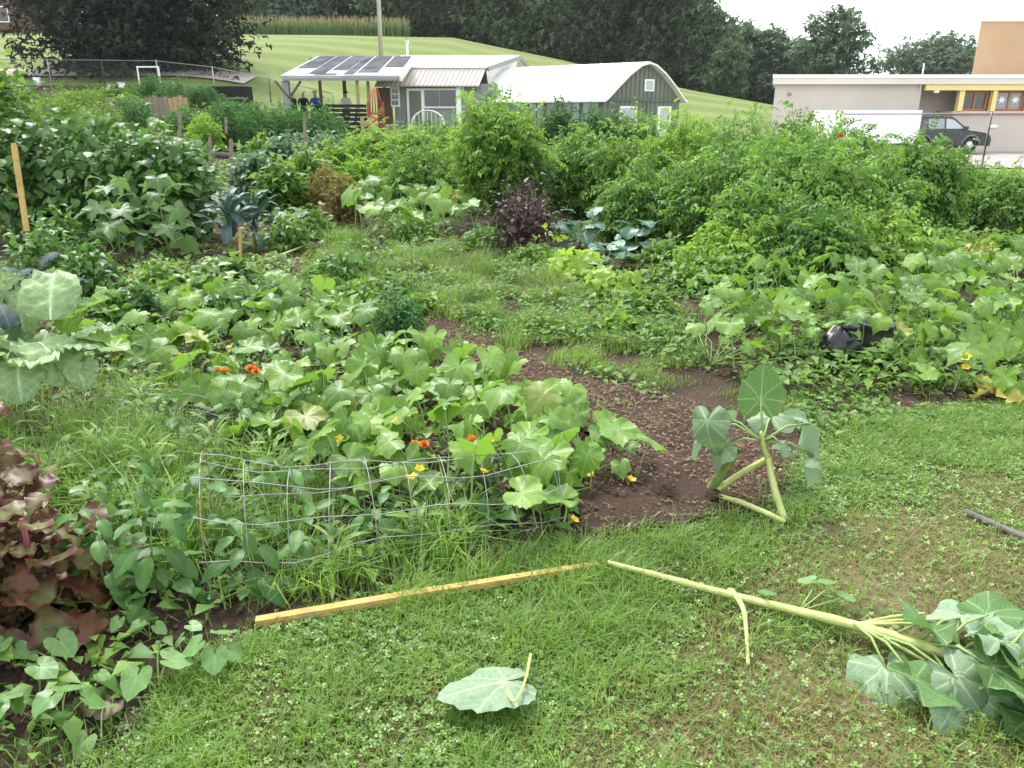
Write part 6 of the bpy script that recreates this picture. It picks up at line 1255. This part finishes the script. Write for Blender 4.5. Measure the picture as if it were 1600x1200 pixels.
for i, (px, py, n, h, r, wd, mat, lab) in enumerate(((120, 770, 420, .28, .22, .006, 'grass', 'clump of arching sedge left of the young pale plant'), (210, 730, 420, .28, .22, .006, 'grass', 'clump of arching sedge above the pepper plants'), (290, 760, 260, .26, .18, .006, 'grass', 'sedge clump behind the rusty hoop'), (150, 690, 300, .26, .2, .006, 'grass', 'sedge clump below the big pale collard'), (330, 870, 70, .26, .10, .006, 'grass', 'long grass arching through the left end of the cage'), (500, 905, 140, .22, .16, .005, 'grass', 'grass growing through the front of the cage'), (620, 890, 160, .18, .2, .005, 'grass', 'grass growing along the lower wire of the cage'), (430, 850, 120, .24, .14, .006, 'grass', 'grass clump inside the cage left of the cucumber leaves'), (700, 480, 400, .26, .16, .005, 'grass', 'tall grass tuft at the bend of the mulch path'), (560, 440, 500, .38, .25, .006, 'grass', 'tall grass tuft above the feathery dill'), (1010, 520, 420, .24, .25, .005, 'grass', 'grass tuft beside the left tip of the pumpkin patch'), (540, 385, 400, .45, .28, .007, 'grass', 'tallest grass tuft at the head of the strip'), (660, 415, 400, .30, .3, .006, 'grass', 'grass tuft in the middle of the strip'), (780, 430, 400, .28, .3, .006, 'grass', 'grass tuft below the purple basil'), (830, 885, 200, .10, .2, .004, 'lawn', 'short grass tuft beyond the end of the long yellow stake'), (90, 1190, 160, .09, .15, .004, 'grass', 'short grass tuft among the near seedlings'))):
    tuft(lab, px, py, n, h * (.75 if 380 < py < 530 else 1), r, wd, mat, 500 + i)
m = Mass(); n = 60000; x = rng.uniform(-3.4, .6, n); y = rng.uniform(1.5, 6.0, n)
BED2 = px_poly([(-40, 640), (120, 600), (420, 640), (520, 700), (620, 760), (760, 820), (890, 850), (720, 890), (520, 935), (400, 960), (260, 985), (130, 980), (-60, 900)])
cc = vnoise(x, y, 4.0); k = inpoly(x, y, BED2) & (rng.random(n) < np.clip((cc - .32) * 2.2 + .12, .05, 1)); x, y, cc = x[k], y[k], cc[k]; n = len(x)
grass(m, x, y, np.full(n, .005), rng.uniform(.06, .24, n) * (.4 + 1.0 * cc), rng.uniform(.003, .0075, n), rng, 0, np.clip(cc + rng.normal(0, .2, n) + .05, 0, 1), 1.15)
tag(m.build('bed_grass', ['grass']), 'tangled weedy grass growing through the near bed and cage', 'grass')
# ground-covering weeds in the beds
m = Mass()
def cover(n, poly, sc, hz, tp, mat, ns=2.0, lo=.15):
    x0, x1 = min(p.x for p in poly), max(p.x for p in poly); y0, y1 = min(p.y for p in poly), max(p.y for p in poly)
    x = rng.uniform(x0, x1, n); y = rng.uniform(y0, y1, n); k = inpoly(x, y, poly) & (np.abs(x) < .72 * y + 1.9) & (rng.random(n) < np.clip((vnoise(x, y, ns) - .3) * 2.2 + lo, 0, 1)) & ~inpoly(x, y, PATH) & ~inpoly(x, y, LAWN) & ~inpoly(x, y, PIT)
    x, y = x[k], y[k]; q = len(x); d = rand_dirs(q) * np.array([1, 1, .3]); up = np.tile([0, 0, 1.0], (q, 1)) + rand_dirs(q) * .4
    z = terrain(x, y) + rng.random(q) * hz * (.4 + vnoise(x, y, 1.1)); idx = rng.integers(0, len(tp), q)
    for i in range(len(tp)):
        s_ = idx == i; m.add(tp[i], np.stack([x[s_], y[s_], z[s_]], 1), frames(d, up)[s_], rng.uniform(sc[0], sc[1], s_.sum()), rng.random(s_.sum()), mat)
NEARBED = [Vector(p) for p in ((-4.2, 1.3, 0), (-1.2, 1.5, 0), (-.95, 2.2, 0), (.25, 2.62, 0), (.55, 3.0, 0), (-.75, 5.8, 0), (-2.6, 8.6, 0), (-9, 8.6, 0), (-6, 4, 0))]
cover(52000, NEARBED, (.6, 1.7), .15, T_SMALL + T_SMALL + T_OVAL[:1], 0, 2.5, .45)
cover(30000, [Vector(p) for p in ((-9, 8, 0), (-2.2, 8, 0), (-.5, 10, 0), (2, 8.2, 0), (6, 6, 0), (10, 12, 0), (2, 18, 0), (-14, 18, 0))], (1.0, 2.2), .14, T_SMALL + T_OVAL, 0, 2.0, .4)
cover(45000, [Vector(p) for p in ((-14, 16, 0), (12, 15, 0), (13, 24, 0), (9, 32, 0), (-4, 35, 0), (-18, 43, 0), (-32, 43, 0))], (2.2, 4.5), .35, T_SMALL + T_OVAL, 0, 1.0, .3)
cover(52000, [Vector(p) for p in ((.3, 6.6, 0), (1.2, 5.2, 0), (1.6, 4.3, 0), (7.0, 4.3, 0), (10, 9, 0), (3, 9, 0), (0, 9.5, 0))], (.7, 1.5), .14, T_SMALL + T_OVAL, 0)
tag(m.build('low_weeds', ['weed']), 'low mixed weeds covering the soil between crops', 'weeds')
# mulch chips
m = Mass(); n = 90000; x = rng.uniform(-3, 2, n); y = rng.uniform(2.7, 9.5, n); k = inpoly(x + rng.normal(0, .05, n), y + rng.normal(0, .05, n), PATH) | inpoly(x, y, PATCH); x, y = x[k], y[k]; n = len(x)
chip = Tpl([(-.5, -.2, 0), (.5, -.16, 0), (.5, .2, 0), (-.5, .15, 0), (-.42, -.14, .12), (.42, -.1, .16), (.4, .12, .12), (-.4, .1, .16)], tri([(4, 5, 6, 7), (0, 1, 5, 4), (1, 2, 6, 5), (2, 3, 7, 6), (3, 0, 4, 7)]), np.zeros((8, 2)))
nrm = np.tile([0, 0, 1.0], (n, 1)) + rand_dirs(n) * .35; m.add(chip, np.stack([x, y, .022 + .03 * rng.random(n)], 1), frames(np.cross(nrm, rand_dirs(n)), nrm), rng.uniform(.008, .034, n) * (.4 + .6 * rng.random(n)), rng.random(n), 0)
tag(m.build('mulch_chips', ['chip_leafy']), 'loose brown wood chips covering the path', 'wood chips')
m = Mass(); n = 9000; x = rng.uniform(-3, 2.4, n); y = rng.uniform(2.7, 9.5, n); k = inpoly(x, y, PATH) & (vnoise(x, y, 3.0) > .55); x, y = x[k], y[k]
wd_ = rng.random(len(x)) < .5; m.add(T_SMALL[0], np.stack([x, y, np.full(len(x), .04)], 1)[wd_], frames(rand_dirs(wd_.sum()) * np.array([1, 1, .3]), np.tile([0, 0, 1.0], (wd_.sum(), 1)) + rand_dirs(wd_.sum()) * .4), rng.uniform(.4, 1.1, wd_.sum()), rng.random(wd_.sum()), 1)
grass(m, x, y, np.full(len(x), .025), rng.uniform(.03, .10, len(x)), rng.uniform(.003, .005, len(x)), rng, 0, None, .9)
tag(m.build('path_weeds', ['dry_grass', 'weed']), 'dry grass wisps and small weeds straggling over the mulch path', 'weeds')

m = Mass(); n = 40000; x = rng.uniform(-4.5, 3.5, n); y = 1.3 + 6.5 * rng.random(n) ** 1.5; k = (inpoly(x, y, NEARBED) | inpoly(x, y, PIT) | ((y < 6) & (x > 0) & ~inpoly(x, y, LAWN) & ~inpoly(x, y, STRIP))) & ~inpoly(x, y, LAWN) & (np.abs(x) < .72 * y + .3); x, y = x[k], y[k]; n = len(x)
clod = Tpl([(-.5, 0, 0), (.5, .05, 0), (.05, .5, 0), (0, -.5, 0), (.1, .05, .45)], [(0, 3, 4), (3, 1, 4), (1, 2, 4), (2, 0, 4)], np.zeros((5, 2)))
nrm = np.tile([0, 0, 1.0], (n, 1)) + rand_dirs(n) * .5; m.add(clod, np.stack([x, y, .005 + .045 * inpoly(x, y, PIT) + .01 * rng.random(n)], 1), frames(np.cross(nrm, rand_dirs(n)), nrm), rng.uniform(.006, .03, n) * (.4 + rng.random(n) ** 3), rng.random(n), 0)
q = rng.random(n) < .06; k = q.sum(); grass(m, x[q], y[q], np.full(k, .02), rng.uniform(.01, .03, k), rng.uniform(.002, .004, k), rng, 1, None, 4.0)
tag(m.build('soil_crumbs', ['clod', 'dry_grass']), 'dark soil crumbs and bits of straw on the bare beds', 'soil crumbs')

# ------------------------------------------------------------------ damp air
k = N('damp_air'); pv_ = k.n('ShaderNodeVolumePrincipled'); pv_.inputs['Color'].default_value = (.93, .95, .97, 1); pv_.inputs['Density'].default_value = .0002; pv_.inputs['Anisotropy'].default_value = .2
k.l(pv_.outputs[0], k.out.inputs['Volume'])
hz = MB().box(-160, 160, -60, 230, -2.5, 42).build('haze', 'damp_air'); hz['kind'] = 'stuff'; tag(hz, 'thin damp haze paling the far trees', 'haze')
